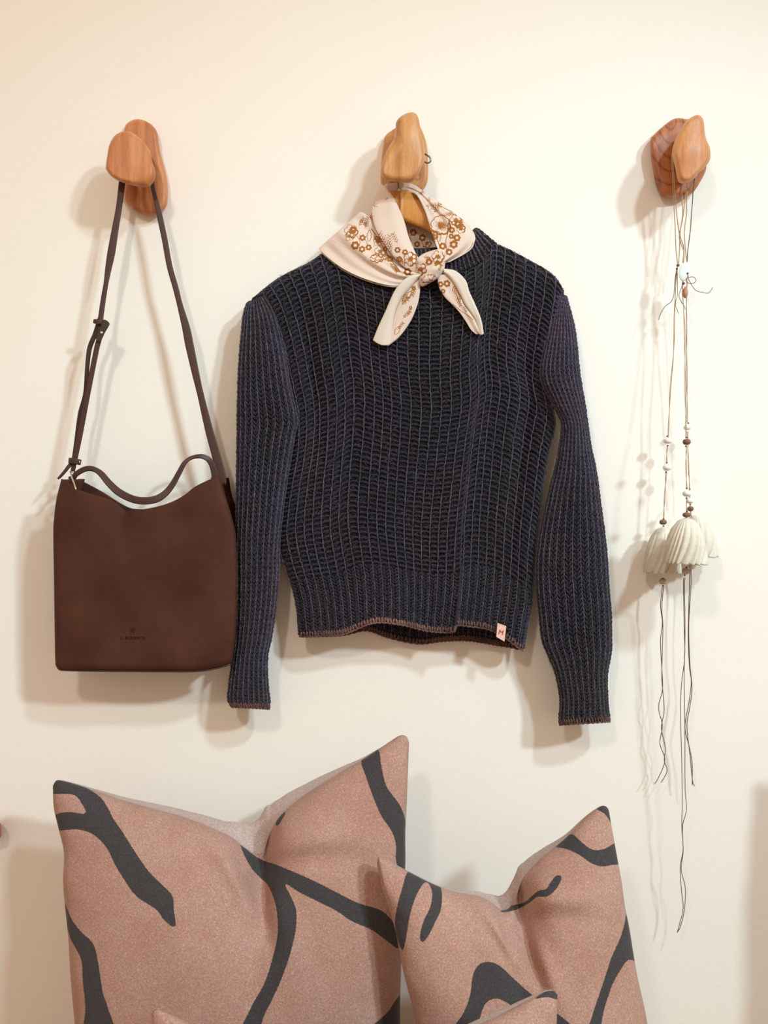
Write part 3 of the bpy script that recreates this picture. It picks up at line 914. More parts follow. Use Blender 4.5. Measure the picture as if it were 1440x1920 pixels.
prims_tr = [('flower', K4(1050, 855), 7, 6, .3), ('flower', K4(1000, 860), 5.5, 6, .1), ('flower', K4(1020, 915), 4.5, 6, .1), ('leafy', K4(1090, 860), 1.0, 34, 7, .8), ('leafy', K4(1130, 960), 1.2, 20, 4, .6),
            ('leafy', K4(1170, 980), .9, 22, 5, .6), ('dots', [K4(1100, 1020), K4(1160, 1070), K4(1220, 1110), K4(1255, 1140)], 22, .9), ('leafy', K4(1180, 1030), 1.1, 14, 3, .5)]
prims_back = [('flower', (775, 436), 7, 6, 0), ('flower', (792, 446), 7, 6, .4), ('flower', (764, 450), 6, 6, .7), ('flower', (782, 458), 6, 6, .7), ('peony', (800, 456), 9, 6, .2, .8), ('peony', (758, 436), 8, 5, .2, .8), ('dots', [(755, 425), (780, 425), (800, 440)], 9, .9)]


def strip(name, A, B, m, prims=None, bulge=0.004, wav=None, nt=120, ns=60, thick=.0007, parent=None, endcurve=0):
    """cloth between two edge curves A and B of (px,py,d)"""
    a = spline(A, nt); b = spline(B, nt)
    s = np.linspace(0, 1, ns)
    q = a[:, None, :] * (1 - s)[None, :, None] + b[:, None, :] * s[None, :, None]
    t = np.linspace(0, 1, nt)[:, None]
    q[..., 2] += bulge * np.sin(PI * s)[None] ** .8
    if wav:
        for (amp, fr, ph, gr) in wav:
            q[..., 2] += amp * np.sin(2 * PI * (fr * s[None] + gr * t) + ph) * np.sin(PI * np.clip(t * 3, 0, .5))
    if endcurve:
        q[..., 1] += endcurve * np.sin(PI * s)[None] * t ** 6
    attrs = {'ink': (ink_field(q[..., 0], q[..., 1], prims) if prims else np.full(q[..., 0].shape, 9.0))}
    o = mesh_obj(name, P(q[..., 0], q[..., 1], q[..., 2]), grid_faces(ns, nt), m, parent or scarf, attrs=attrs)
    solidify(o, thick)
    return o


strip('back_band', [(717, 349, .034), (724, 345, .029), (734, 343, .027), (752, 342, .027)], [(736, 372, .034), (739, 368, .031), (744, 364, .030), (752, 362, .029)], m_scarf, None, .002, nt=30, ns=14)
strip('right_drape', [(749, 362, .029), (765, 361, .034), (781, 366, .048), (797, 397, .049), (803, 415, .056), (811, 440, .065), (820, 465, .075), (828, 482, .080)],
      [(749, 342, .027), (772, 345, .028), (793, 358, .033), (835, 388, .045), (876, 420, .052), (891, 449, .060), (870, 475, .070), (834, 494, .080)], m_scarf, prims_right, .008, [(.003, 1.4, .5, .3), (.001, 3.6, .2, .5)], nt=220, ns=120)
strip('left_drape', [(668, 404, .030), (678, 398, .042), (697, 412, .050), (724, 452, .060), (757, 490, .070), (790, 508, .078)],
      [(606, 462, .036), (600, 469, .054), (640, 502, .074), (690, 525, .079), (742, 536, .078), (790, 527, .082)], m_scarf, prims_left, .009, [(.0035, 1.7, 2.0, .25), (.0015, 4.2, .6, -.4)], nt=240, ns=150)
strip('left_fold', [(716, 345, .032), (705, 368, .040), (697, 395, .052), (705, 430, .064), (728, 468, .075), (757, 500, .081), (788, 517, .084)],
      [(733, 362, .046), (743, 380, .052), (757, 412, .058), (767, 446, .067), (781, 478, .077), (790, 490, .080), (800, 500, .083)], m_scarf, prims_band, .008, [(.0012, 1.3, 1.0, .2)], nt=220, ns=80)
strip('inner_back', [(735, 404, .025), (770, 412, .021), (826, 425, .025)], [(735, 474, .028), (775, 474, .024), (826, 474, .028)], m_scarf, prims_back, -.003, [(.001, 2, 0, .4)], nt=90, ns=60)
# hem fold along the lower edge of the left drape
lowB = [(601, 472, .056), (640, 504, .070), (690, 527, .076), (742, 538, .080), (780, 530, .082)]
tube_obj('rolled_hem', lowB, .0012, m_scarf_plain, scarf, K=6, n=50)
tube_obj('rolled_hem', [(889, 452, .062), (884, 465, .066), (868, 477, .071), (840, 492, .079)], .0011, m_scarf_plain, scarf, K=6, n=30)

# knot
ko = C1([(808, 665), (850, 625), (905, 600), (960, 585), (1005, 580), (1035, 640), (1030, 740), (985, 805), (900, 860), (845, 875), (822, 800), (803, 720)], 590, 330, 4.235)
n = 90; a = spline(ko, n, closed=True); cen = a.mean(axis=0)
V = []; IX = []
for k in range(28):
    th = -PI * .3 + (PI * .8) * k / 27
    s = math.cos(th) ** .7 if math.cos(th) > 0 else 0
    s = max(s, .01)
    q = cen + (a - cen) * s
    d = .085 + .016 * math.sin(th)
    # diagonal gathers across the knot
    g = (q[:, 0] - cen[0]) * .7 + (q[:, 1] - cen[1]) * .3
    d = d + .0022 * np.sin(g * .22 + 1.0) * s + .0008 * np.sin((q[:, 1] - cen[1]) * .35)
    V.append(P(q[:, 0], q[:, 1], d)); IX.append(q)
IX = np.array(IX)
mesh_obj('knot', np.array(V), grid_faces(n, 28, closed_u=True), m_scarf, scarf, attrs={'ink': ink_field(IX[..., 0], IX[..., 1], prims_knot)})

# tails
mid_l = [(788, 517, .088), (770, 538, .086), (754, 557, .084), (744, 577, .082), (738, 598, .081), (735, 620, .080), (731, 646, .080)]
strip('tail_print', [(786, 520, .084), (768, 540, .083), (752, 560, .081), (742, 580, .079), (736, 600, .078), (733, 622, .078), (724, 648, .078)],
      [(788, 530, .084), (787, 548, .084), (783, 570, .082), (772, 598, .080), (758, 620, .079), (744, 636, .079), (728, 648.5, .078)], m_scarf, prims_tl, .004, [(.0012, 1.0, 0, .4)], nt=150, ns=60)
strip('tail_reverse', [(790, 514, .088), (772, 516, .089), (756, 526, .090), (739, 547, .088), (722, 585, .085), (709, 613, .083), (699, 638, .081)],
      mid_l, m_scarf_plain, None, .006, [(.001, 1.0, 1.2, .3)], nt=90, ns=30, endcurve=5)
strip('tail_print', [(820, 516, .084), (823, 538, .084), (834, 557, .083), (846, 569, .082), (861, 585, .081), (873, 602, .080), (883, 618, .080), (893, 627, .080)],
      [(838, 514, .084), (846, 524, .084), (856, 540, .083), (866, 556, .082), (875, 574, .081), (886, 590, .081), (897, 606, .080), (905, 625, .080)], m_scarf, prims_tr, .003, [(.0012, 1.2, .4, .4)], nt=150, ns=60)
strip('tail_reverse', [(832, 512, .086), (842, 520, .087), (853, 535, .086), (862, 551, .085), (872, 571, .084), (884, 588, .083), (893, 603, .082), (898, 626, .082)],
      [(832, 504, .087), (854, 508, .088), (873, 526, .087), (880, 547, .086), (891, 571, .085), (902, 599, .084), (907, 626, .082)], m_scarf_plain, None, .004, [(.001, 1, .5, .3)], nt=90, ns=30, endcurve=2)

# ------------------------------------------------------------------ handbag
handbag = thing('handbag', 'dark brown suede bucket handbag hanging by its strap from the left hook', 'handbag')


def K7(x, y): return (80 + x / 3.789, 540 + y / 3.789)
def K8(x, y): return (80 + x / 3.789, 940 + y / 3.789)


b_top = curve_fn([(116, 899), (128, 907), (143, 918), (172, 928), (205, 938), (222, 948), (236, 959), (262, 957), (291, 952), (318, 944), (344, 931), (366, 914), (392, 901), (411, 895)])
b_bot = curve_fn([(105, 1243), (109, 1251), (119, 1255), (180, 1256.5), (240, 1257), (310, 1257.5), (370, 1257), (408, 1251), (434, 1243)])
b_left = curve_fn([(116, 899), (107, 935), (102.5, 970), (101, 1000), (102, 1070), (103, 1140), (104, 1200), (104.5, 1232), (105, 1243)])
b_right = curve_fn([(411, 895), (421, 930), (431, 962), (440, 1000), (443, 1060), (443, 1110), (441, 1180), (437, 1220), (434, 1243)])
S_bag = coons(b_top, b_bot, b_left, b_right)


def bag_depth(u, v):
    e = np.clip(1 - np.abs(2 * u - 1) ** 7, 0, 1) ** .5
    d = .094 + .012 * e
    d = d + .0035 * np.sin(PI * v) * np.sin(PI * u)
    d = d - .010 * np.exp(-((u - .40) / .05) ** 2) * np.exp(-v / .10)         # dent at the mouth
    d = d + .002 * np.sin(u * 7 + v * 5) * np.sin(v * 6 + 1) + .0012 * np.sin(u * 15 - v * 9)
    bot = np.clip((v - .96) / .04, 0, 1)
    return d - .006 * bot ** 2


nu, nv = 100, 110
U, V = np.meshgrid(np.linspace(0, 1, nu), np.linspace(0, 1, nv))
sb = S_bag(U, V)
W = P(sb[..., 0], sb[..., 1], bag_depth(U, V))
fp = mesh_obj('front_panel', W, grid_faces(nu, nv), m_suede, handbag); solidify(fp, .0022)
# back panel: same cut, its own mouth line
k_top = curve_fn([(147, 898), (190, 921), (238, 950), (268, 955), (303, 957), (345, 935), (388, 908), (429, 896)])
wl = W[:, 0]; wr = W[:, -1]


def to_px(w, d):
    s = (DIST - d) / 1500.0
    return np.stack([720 + w[:, 0] / s, 960 - (w[:, 2] - CZ) / s], axis=1)


kl = to_px(wl, .025); kr = to_px(wr, .025); kb = to_px(W[-1], .025)
kl[0] = (147, 898); kr[0] = (429, 896)
S_bk = coons(k_top, curve_fn(kb[::6].tolist() + [kb[-1].tolist()]), curve_fn(kl[::8].tolist() + [kl[-1].tolist()]), curve_fn(kr[::8].tolist() + [kr[-1].tolist()]))
sk = S_bk(U, V)
Wb = P(sk[..., 0], sk[..., 1], .025 - .006 * np.clip(1 - np.abs(2 * U - 1) ** 6, 0, 1))
bp_ = mesh_obj('back_panel', Wb, grid_faces(nu, nv), m_suede, handbag); solidify(bp_, .0022)
for sd, nm in ((0, 'side_gusset'), (-1, 'side_gusset')):
    a = W[:, sd]; b2 = Wb[:, sd]; t = np.linspace(0, 1, 14)
    G = a[:, None] * (1 - t)[None, :, None] + b2[:, None] * t[None, :, None]
    inward = (1 if sd == 0 else -1) * .022 * np.sin(PI * t)[None] ** .5 * np.ones(nv)[:, None]
    G[..., 0] += inward
    solidify(mesh_obj(nm, G, grid_faces(14, nv), m_suede, handbag), .0018)
t = np.linspace(0, 1, 8)
G = W[-1][None] * (1 - t)[:, None, None] + Wb[-1][None] * t[:, None, None]
wu = np.exp(-(1 - np.linspace(0, 1, nu)) / .08) - np.exp(-np.linspace(0, 1, nu) / .08)
G[..., 0] -= .022 * np.sin(PI * t)[:, None] ** .5 * wu[None]
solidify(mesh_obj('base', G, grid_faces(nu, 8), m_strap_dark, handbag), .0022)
# binding along the mouth and the bottom seam
tp = [(float(a), float(b_), .1055) for a, b_ in b_top(np.linspace(0, 1, 30))]
uu = np.linspace(0, 1, 80)
q = S_bag(uu, uu * 0); v_, f_ = tubes(P(q[:, 0], q[:, 1], bag_depth(uu, uu * 0))[None], .0013, 6); mesh_obj('mouth_edge', v_, f_, m_suede, handbag)
q = S_bag(uu, uu * 0 + 1); v_, f_ = tubes(P(q[:, 0], q[:, 1] + 1.5, bag_depth(uu, uu * 0 + 1))[None], .0016, 6); mesh_obj('bottom_seam', v_, f_, m_strap_dark, handbag)
q = S_bag(uu * 0 + 1, uu); v_, f_ = tubes(P(q[:, 0], q[:, 1], bag_depth(uu * 0 + 1, uu))[None], .0013, 6); mesh_obj('side_seam', v_, f_, m_suede, handbag)

# stamp: star over the maker's name
tc_ = bpy.data.curves.new('stamped_lettering', 'FONT'); tc_.body = 'IL BIZONTE'; tc_.size = .0070; tc_.align_x = 'CENTER'; tc_.align_y = 'CENTER'; tc_.extrude = .0001; tc_.space_character = 1.22; tc_.offset = .00012


def bag_d_at(px, py):
    return float(bag_depth(np.array((px - 104) / 338.), np.array((py - 925) / 330.)))


def on_panel(v, lift):
    out = np.array(v, float)
    s_ = (DIST - .105) / 1500.0
    px = 720 + out[:, 0] / s_; py = 960 - (out[:, 2] - CZ) / s_
    for k in range(len(out)):
        i = np.argmin((sb[..., 0] - px[k]) ** 2 + (sb[..., 1] - py[k]) ** 2)
        d = bag_depth(U, V).ravel()[i]
        out[k] = P(px[k], py[k], d + lift + (0.00015 if v[k][1] < -.0001 else 0))
    return out


to = text_mesh('stamped_lettering', tc_, (0, 0, 0), (0, 0, 0), m_emboss, fp)
raw = np.array([v.co[:] for v in to.data.vertices])
c0 = P(248, 1196.5, .105)
rw = np.stack([raw[:, 0] + c0[0], raw[:, 2] * -1, raw[:, 1] + c0[2]], 1)
to.data.vertices.foreach_set('co', on_panel(rw, .0014).astype(np.float32).ravel()); to.data.update()
st = []
for k in range(10):
    rr = 6.3 if k % 2 == 0 else 2.7
    a = -PI / 2 + .12 + k * PI / 5
    st.append((248 + rr * math.cos(a), 1182 + rr * math.sin(a)))
st = np.array(st)
so = mesh_obj('stamped_star', on_panel(P(st[:, 0], st[:, 1], .105), .0014), [tuple(range(10))], m_emboss, fp, smooth=False); solidify(so, .0003)

# carrying handle (sags across the mouth)
hp = [K7(210, 1370) + (.062, 11), K7(235, 1325) + (.066, 10), K7(300, 1287) + (.070, 11), K7(355, 1285) + (.075, 11), K7(410, 1315) + (.080, 12), K7(470, 1385) + (.086, 13),
      K7(540, 1450) + (.092, 14), K7(640, 1500) + (.096, 14), K7(730, 1512) + (.098, 14), K7(810, 1498) + (.097, 14), K7(870, 1460) + (.094, 13), K7(920, 1400) + (.089, 12),
      K7(965, 1320) + (.083, 12), K7(1010, 1240) + (.078, 12), K7(1060, 1205) + (.073, 8), K7(1130, 1196) + (.068, 9), K7(1185, 1225) + (.064, 11), K7(1215, 1290) + (.062, 12), K7(1225, 1370) + (.061, 12)]
ribbon('top_handle', hp, m_strap, handbag, .0035, 110, [0, .3, .9, .5, .2, 0, 0, .1, .4, .6, .9, .5, .1, 0])
# long strap, one run from the right gusset over the peg to the left adjuster
sp = [K7(1278, 1400) + (.060, 16), K7(1268, 1330) + (.060, 17), K7(1235, 1200) + (.060, 16.5), K7(1180, 1000) + (.059, 15), K7(1120, 750) + (.058, 12.5), K7(1085, 600) + (.058, 14),
      K7(1042, 400) + (.057, 16), K7(1018, 280) + (.057, 15), K7(975, 120) + (.056, 11), K7(945, 0) + (.056, 11), (318, 499, .055, 11), (309, 450, .054, 11), (300, 408, .053, 11), (293, 378, .052, 9), (287, 352, .050, 8),
      (285, 325, .049, 8), (281, 296, .048, 8), (270, 277, .048, 9), (255, 269, .048, 10), (240, 276, .049, 11), (232, 300, .050, 12), (230, 330, .051, 12), (227, 358, .052, 12), (223, 390, .053, 11.5), (216, 430, .054, 13), (209, 472, .055, 15), (203, 505, .055, 12),
      (199, 530, .056, 9), (194, 560, .056, 9.5), (189, 595, .058, 10), (187, 612, .059, 10)]
ribbon('shoulder_strap', sp, m_strap, handbag, .003, 200)
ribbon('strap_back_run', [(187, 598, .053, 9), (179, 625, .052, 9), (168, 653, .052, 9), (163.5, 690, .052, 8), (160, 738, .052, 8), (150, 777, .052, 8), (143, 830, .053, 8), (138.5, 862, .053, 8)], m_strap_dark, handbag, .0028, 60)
ribbon('strap_front_run', [(190, 600, .061, 10), (187, 630, .062, 10), (181, 655, .062, 10), (172, 700, .062, 10), (162, 751, .062, 10), (152, 804, .062, 10.5), (144, 843, .062, 10.5), (139, 870, .062, 9), (136, 886, .062, 8)], m_strap, handbag, .003, 70)
ribbon('keeper_loop', [K7(368, 238) + (.064, 8), K7(390, 240) + (.067, 9), K7(412, 243) + (.067, 9), K7(432, 250) + (.064, 8)], m_strap, handbag, .006, 14)
tabp = np.array([K7(*q) for q in [(425, 228), (450, 228), (474, 250), (468, 272), (440, 320), (422, 360), (405, 382), (388, 376), (380, 358), (392, 320), (412, 280), (420, 250)]])
tabs = spline(tabp, 40, closed=True)
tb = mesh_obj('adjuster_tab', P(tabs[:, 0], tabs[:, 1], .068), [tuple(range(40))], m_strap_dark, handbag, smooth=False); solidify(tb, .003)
bv = tb.modifiers.new('bevel', 'BEVEL'); bv.width = .0006; bv.segments = 2; bv.limit_method = 'ANGLE'


def blob(name, px, py, d, rx, ry, rd, m, parent, nu=20, nv=12, hole=0):
    """bead / rivet: rounded ellipsoid, sizes in metres"""
    c = P(px, py, d)
    V = []
    for j in range(nv + 1):
        ph = -PI / 2 + PI * j / nv
        for i in range(nu):
            th = 2 * PI * i / nu
            V.append((c[0] + rx * math.cos(ph) * math.cos(th), c[1] + rd * math.cos(ph) * math.sin(th), c[2] + ry * math.sin(ph) * (1 - hole * math.sin(ph) ** 8)))
    return mesh_obj(name, V, grid_faces(nu, nv + 1, closed_u=True), m, parent)


blob('rivet', *K7(418, 317), .0705, .0026, .0028, .0016, m_brass, tb)
ribbon('keeper_loop', [K7(192, 1226) + (.062, 11), K7(215, 1228) + (.0675, 11), K7(245, 1234) + (.0675, 11), K7(266, 1238) + (.062, 11)], m_strap, handbag, .005, 14)
blob('stud', *K7(261, 1235), .066, .0014, .0026, .0014, m_brass, handbag)
ribbon('strap_tail', [K7(215, 1240) + (.058, 7), K7(190, 1262) + (.062, 7), K7(160, 1300) + (.064, 6), K7(130, 1335) + (.065, 5), K7(108, 1356) + (.065, 3)], m_strap_dark, handbag, .003, 24)
tube_obj('metal_ring', [K7(195, 1300) + (.066,), K7(203, 1328) + (.080,), K7(217, 1372) + (.098,), K7(232, 1418) + (.108,), K7(238, 1436) + (.1085,)], .0014, m_brass, handbag, K=8, n=20)
tube_obj('metal_ring_bar', [K7(190, 1302) + (.066,), K7(225, 1308) + (.064,)], .0011, m_brass, handbag, K=8, n=8)
ribbon('ring_tab', [K7(196, 1340) + (.070, 7), K7(200, 1365) + (.072, 8), K7(206, 1400) + (.070, 8)], m_strap_dark, handbag, .003, 10)

# ------------------------------------------------------------------ bell hangings
def bell(name, px_top, py_top, d, wpx, hpx, parent, m, seed, tilt=0.0, nf=17):
    s = (DIST - d) / 1500.0
    H = hpx * s; R = wpx / 2 * s
    c = P(px_top, py_top, d)
    hs = np.concatenate([np.linspace(0, .25, 12, endpoint=False), np.linspace(.25, 1, 30)])
    rad = np.interp(hs, [0, .03, .1, .22, .4, .6, .8, .93, 1], [.06, .24, .44, .63, .80, .91, .965, .995, 1.0])
    nu = 228
    th = np.linspace(0, 2 * PI, nu, endpoint=False)
    g = np.random.default_rng(seed); ph = g.uniform(0, 6, 3)
    V = []
    def row(h, r, inner=False, zoff=0):
        warp = th + .55 * h * h + .15 * np.sin(2 * th + ph[0]) + .09 * np.sin(5 * th + ph[1] + 2 * h)
        flute = np.abs(np.sin(nf * warp / 2)) ** .55
        amp = .22 * np.interp(h, [0, .15, .5, 1], [0, .25, .7, 1])
        rr = R * r * (1 - amp * (1 - flute)) * (1 + .03 * np.sin(2 * th + ph[2]))
        z = -H * h + zoff
        if h > .9: z = z - .0030 * (flute - .5) * (h - .9) / .1
        if inner: rr = rr - .0035; 
        x = rr * np.cos(th); y = rr * np.sin(th)
        zz = z + 0 * x
        ct, sn = math.cos(tilt), math.sin(tilt)
        return np.stack([c[0] + x * ct + zz * sn * -1, c[1] + y, c[2] + zz * ct + x * sn], axis=1)
    for h, r in zip(hs, rad): V.append(row(h, r))
    V.append(row(1.0, .965, zoff=-.0012))
    for h, r in list(zip(hs, rad))[::-1][::3]:
        V.append(row(max(h, .06) - .03, r * .90))
    return mesh_obj(name, np.array(V), grid_faces(nu, len(V), closed_u=True), m, parent)


def strand(name, pts, parent, r=.00055, m=None, n=70, gap=1.6, ply=True, freq=3.0, ph=0.0):
    """a pair of thin cords running together as one mesh"""
    s = spline(pts, n)
    B = Bag()
    for sd in (-1, 1):
        o = gap * .5 * sd * np.cos(np.linspace(0, freq * PI, n) + ph)
        c = P(s[:, 0] + o, s[:, 1], s[:, 2] + .0006 * sd * np.sin(np.linspace(0, freq * PI, n) + ph))
        v, f = tubes(c[None], r, 6); B.add(v, f)
    return B.obj(name, m or m_cord, parent)


def single(name, pts, parent, r=.00062, m=None, n=60): return tube_obj(name, pts, r, m or m_cord, parent, K=6, n=n)


def K3(x, y): return (1180 + x / 7.2, 180 + y / 7.2)
def K5(x, y): return (1180 + x / 6.4, 340 + y / 6.4)
def K6(x, y): return (1180 + x / 4.8, 740 + y / 4.8)
def K9(x, y): return (1180 + x / 2.824, 1100 + y / 2.824)


def knot(px, py, d, parent, m=None, s=1.0):
    return blob('cord_knot', px, py, d, .0018 * s, .0016 * s, .0018 * s, m or m_cord_dark, parent, 10, 8)


def over_peg(x0, y0, x1, y1, k):
    """cord going up, behind the knob over the peg, and down again to (x1,y1)"""
    return [(x0, y0, .052)]


# left hanging
pa = thing('bell_garland', 'white ceramic bell on a beaded cord, leftmost of the three with two white beads', 'bell ornament', 'ceramic bells on cords')
single('cord', [K5(582, 1010) + (.054,), K5(560, 820) + (.050,), K5(548, 500) + (.050,), K5(530, 200) + (.050,), K5(522, 0) + (.050,), K3(575, 900) + (.050,), K3(572, 800) + (.048,), (1262, 284, .048), (1270, 272, .046), (1287, 268, .046), (1303, 276, .046), (1308, 300, .046)], pa, .0009)
single('cord', [K5(590, 1010) + (.055,), K5(605, 700) + (.053,), K5(575, 450) + (.052,), K5(548, 180) + (.052,), K5(540, 0) + (.052,), K3(595, 950) + (.052,), K3(585, 820) + (.051,), (1264, 286, .051), (1272, 273, .050), (1287, 269, .050), (1304, 278, .050), (1309, 302, .050)], pa, .0009)
strand('cord', [K5(575, 1030) + (.054,), K5(560, 1180) + (.053,), K5(550, 1400) + (.052,), K5(540, 1650) + (.050,), (1263, 660, .049), (1257, 730, .047), (1252.5, 822, .043)], pa)
blob('bead', *K6(345, 415), .042, .0080, .0062, .0078, m_bead_w, pa, 28, 16, .12)
strand('cord', [K6(343, 455) + (.042,), K6(337, 530) + (.042,), K6(337, 620) + (.042,)], pa, n=14, freq=1)
blob('bead', *K6(340, 657), .042, .0078, .0063, .0078, m_bead_w, pa, 28, 16, .12)
strand('cord', [K6(332, 700) + (.042,), K6(322, 850) + (.042,), K6(313, 1000) + (.042,), K6(308, 1125) + (.042,)], pa, n=30, freq=2)
blob('bead', *K6(304, 1147), .042, .0066, .0054, .0066, m_bead_b, pa, 24, 14, .12)
for a in ((341, 374), (345, 458), (337, 612), (331, 696), (308, 1118), (308, 1182)): knot(*K6(*a), .0425, pa)
bell('bell', *K6(302, 1190), .042, 71, 84, pa, m_ceramic, 3, tilt=-.02)
blob('bead', *K6(302, 1680), .042, .0068, .0062, .0068, m_bead_g, pa, 24, 14, .12)
knot(*K6(303, 1655), .046, pa); knot(*K6(302, 1718), .046, pa, s=.8)
single('cord', [K6(296, 1715) + (.042,)] + [K9(a, b) + (.040 - b * .00001,) for a, b in [(175, 0), (165, 100), (175, 190), (165, 290), (172, 430), (176, 540), (155, 640), (175, 735), (162, 830), (188, 920), (150, 1020), (130, 1045)]], pa, .00075, m_cord_dark, 130)
single('cord', [K6(310, 1715) + (.042,)] + [K9(a, b) + (.041 - b * .00001,) for a, b in [(182, 0), (172, 110), (178, 210), (175, 330), (172, 480), (178, 560), (184, 660), (170, 750), (190, 850), (185, 920), (200, 970), (185, 1010), (165, 1040)]], pa, .00075, m_cord_dark, 130)
knot(*K5(584, 1008), .056, pa, s=1.7); knot(*K5(570, 1050), .056, pa, s=1.2)
single('loose_end', [K5(565, 1060) + (.056,), K5(545, 1200) + (.055,), K5(535, 1350) + (.053,), K5(505, 1440) + (.050,), K5(430, 1500) + (.047,), K5(375, 1590) + (.042,), K5(348, 1670) + (.042,)], pa, .0006, m_cord_dark, 50)
single('loose_end', [K5(570, 1060) + (.057,), K5(555, 1250) + (.056,), K5(548, 1450) + (.054,), K5(570, 1530) + (.053,), K5(593, 1590) + (.053,)], pa, .0006, m_cord, 40)
single('loose_end', [K5(575, 1060) + (.058,), K5(580, 1230) + (.057,), K5(575, 1380) + (.056,), K5(556, 1440) + (.055,), K5(560, 1480) + (.055,)], pa, .0006, m_cord, 40)

# front hanging
pb = thing('bell_garland', 'white ceramic bell on a beaded cord, frontmost and largest with the longest tail', 'bell ornament', 'ceramic bells on cords')
single('cord', [K5(640, 985) + (.060,), K5(655, 800) + (.056,), K5(610, 640) + (.055,), K5(640, 400) + (.053,), K5(632, 200) + (.052,), K5(625, 60) + (.052,), (1279, 340, .051), (1283, 326, .050)], pb, .0009)
single('cord', [K5(650, 985) + (.060,), K5(655, 850) + (.057,), K5(612, 720) + (.056,), K5(600, 650) + (.055,), K5(640, 450) + (.054,), K5(665, 250) + (.053,), K5(690, 60) + (.053,), K5(712, 10) + (.053,), (1294, 332, .052)], pb, .0009)
strand('cord', [K5(640, 1190) + (.064,), K5(640, 1350) + (.066,), K5(655, 1600) + (.070,), (1284, 640, .076), (1285, 740, .088), (1286.5, 822, .104)], pb)
blob('bead', *K6(516, 425), .105, .0068, .0058, .0068, m_bead_b, pb, 24, 14, .12)
strand('cord', [K6(514, 465) + (.105,), K6(511, 600) + (.109,), K6(513, 750) + (.112,), K6(517, 850) + (.115,)], pb, n=30, freq=2)
blob('bead', *K6(520, 890), .115, .0078, .0062, .0076, m_bead_w, pb, 28, 16, .12)
strand('cord', [K6(518, 930) + (.115,), K6(515, 1000) + (.116,), K6(515, 1060) + (.116,)], pb, n=12, freq=1)
blob('bead', *K6(516, 1082), .118, .0070, .0050, .0068, m_bead_b, pb, 24, 14, .12)
for a in ((516, 385), (510, 463), (517, 843), (515, 930), (520, 1050), (512, 1112)): knot(*K6(*a), .1175 if a[1] > 500 else .105, pb)
bell('bell', *K6(515, 1108), .118, 79, 84, pb, m_ceramic, 5, tilt=-.03)
blob('bead', *K6(507, 1588), .118, .0064, .0060, .0064, m_bead_g, pb, 24, 14, .12)
knot(*K6(515, 1553), .118, pb); knot(*K6(498, 1625), .118, pb)
single('cord', [K6(490, 1640) + (.115,)] + [K9(a, b) + (.085 - b * .000025,) for a, b in [(287, 0), (290, 200), (293, 370), (275, 530), (272, 700), (278, 950), (280, 1150), (278, 1270), (285, 1390), (270, 1480), (275, 1600), (285, 1700), (265, 1790), (252, 1835)]], pb, .0007, m_cord_dark, 180)
single('cord', [K6(502, 1640) + (.115,)] + [K9(a, b) + (.086 - b * .000025,) for a, b in [(292, 0), (295, 250), (290, 480), (294, 740), (295, 1050), (302, 1180), (282, 1270), (285, 1400), (275, 1500), (297, 1600), (290, 1720), (270, 1800), (254, 1832)]], pb, .0007, m_cord_dark, 180)

# rear right hanging
pc = thing('bell_garland', 'white ceramic bell on a beaded cord, tucked behind the frontmost bell on its right', 'bell ornament', 'ceramic bells on cords')
single('cord', [K5(690, 970) + (.056,), K5(670, 780) + (.054,), K5(660, 600) + (.053,), K5(685, 400) + (.052,), K5(690, 200) + (.052,), K5(705, 20) + (.052,), (1292, 330, .051)], pc, .0009)
single('cord', [K5(695, 970) + (.056,), K5(700, 840) + (.055,), K5(730, 600) + (.053,), K5(750, 350) + (.052,), K5(765, 130) + (.050,), K3(870, 1200) + (.050,), K3(885, 1080) + (.050,), (1306, 312, .048)], pc, .0009, m_cord_dark)
strand('cord', [K5(690, 1170) + (.054,), K5(688, 1400) + (.052,), K5(686, 1650) + (.048,), (1287.5, 640, .046), (1288, 720, .041), (1288.5, 792, .038)], pc)
blob('bead', *K6(520, 295), .037, .0066, .0056, .0066, m_bead_w, pc, 24, 14, .12)
strand('cord', [K6(524, 330) + (.037,), K6(528, 500) + (.037,), K6(533, 650) + (.037,), K6(540, 800) + (.037,), K6(541, 920) + (.037,)], pc, n=40, freq=2)
blob('bead', *K6(545, 957), .062, .0066, .0052, .0066, m_bead_w, pc, 24, 14, .12)
blob('bead', *K6(550, 1027), .062, .0056, .0052, .0056, m_bead_b, pc, 24, 14, .12)
knot(*K6(548, 990), .062, pc); knot(*K6(530, 256), .037, pc); knot(*K6(545, 850), .037, pc, s=.8)
strand('cord', [K6(541, 900) + (.045,), K6(546, 990) + (.060,), K6(552, 1060) + (.055,), K6(560, 1105) + (.040,)], pc, n=12, freq=1)
bell('bell', *K6(590, 1085), .038, 70, 78, pc, m_ceramic, 9, tilt=.10)
blob('bead', *K6(560, 1548), .040, .0058, .0050, .0058, m_bead_g, pc, 24, 14, .12)
single('cord', [K6(545, 1560) + (.040,)] + [K9(a, b) + (.036,) for a, b in [(318, 0), (312, 250), (318, 420), (328, 500), (318, 600), (295, 740), (315, 840), (332, 930), (333, 1055)]], pc, .00078, m_cord_dark, 120)
single('cord', [K6(555, 1560) + (.040,)] + [K9(a, b) + (.037,) for a, b in [(326, 0), (315, 200), (320, 400), (332, 540), (318, 650), (305, 740), (322, 900), (335, 1030), (348, 1058)]], pc, .00078, m_cord_dark, 120)

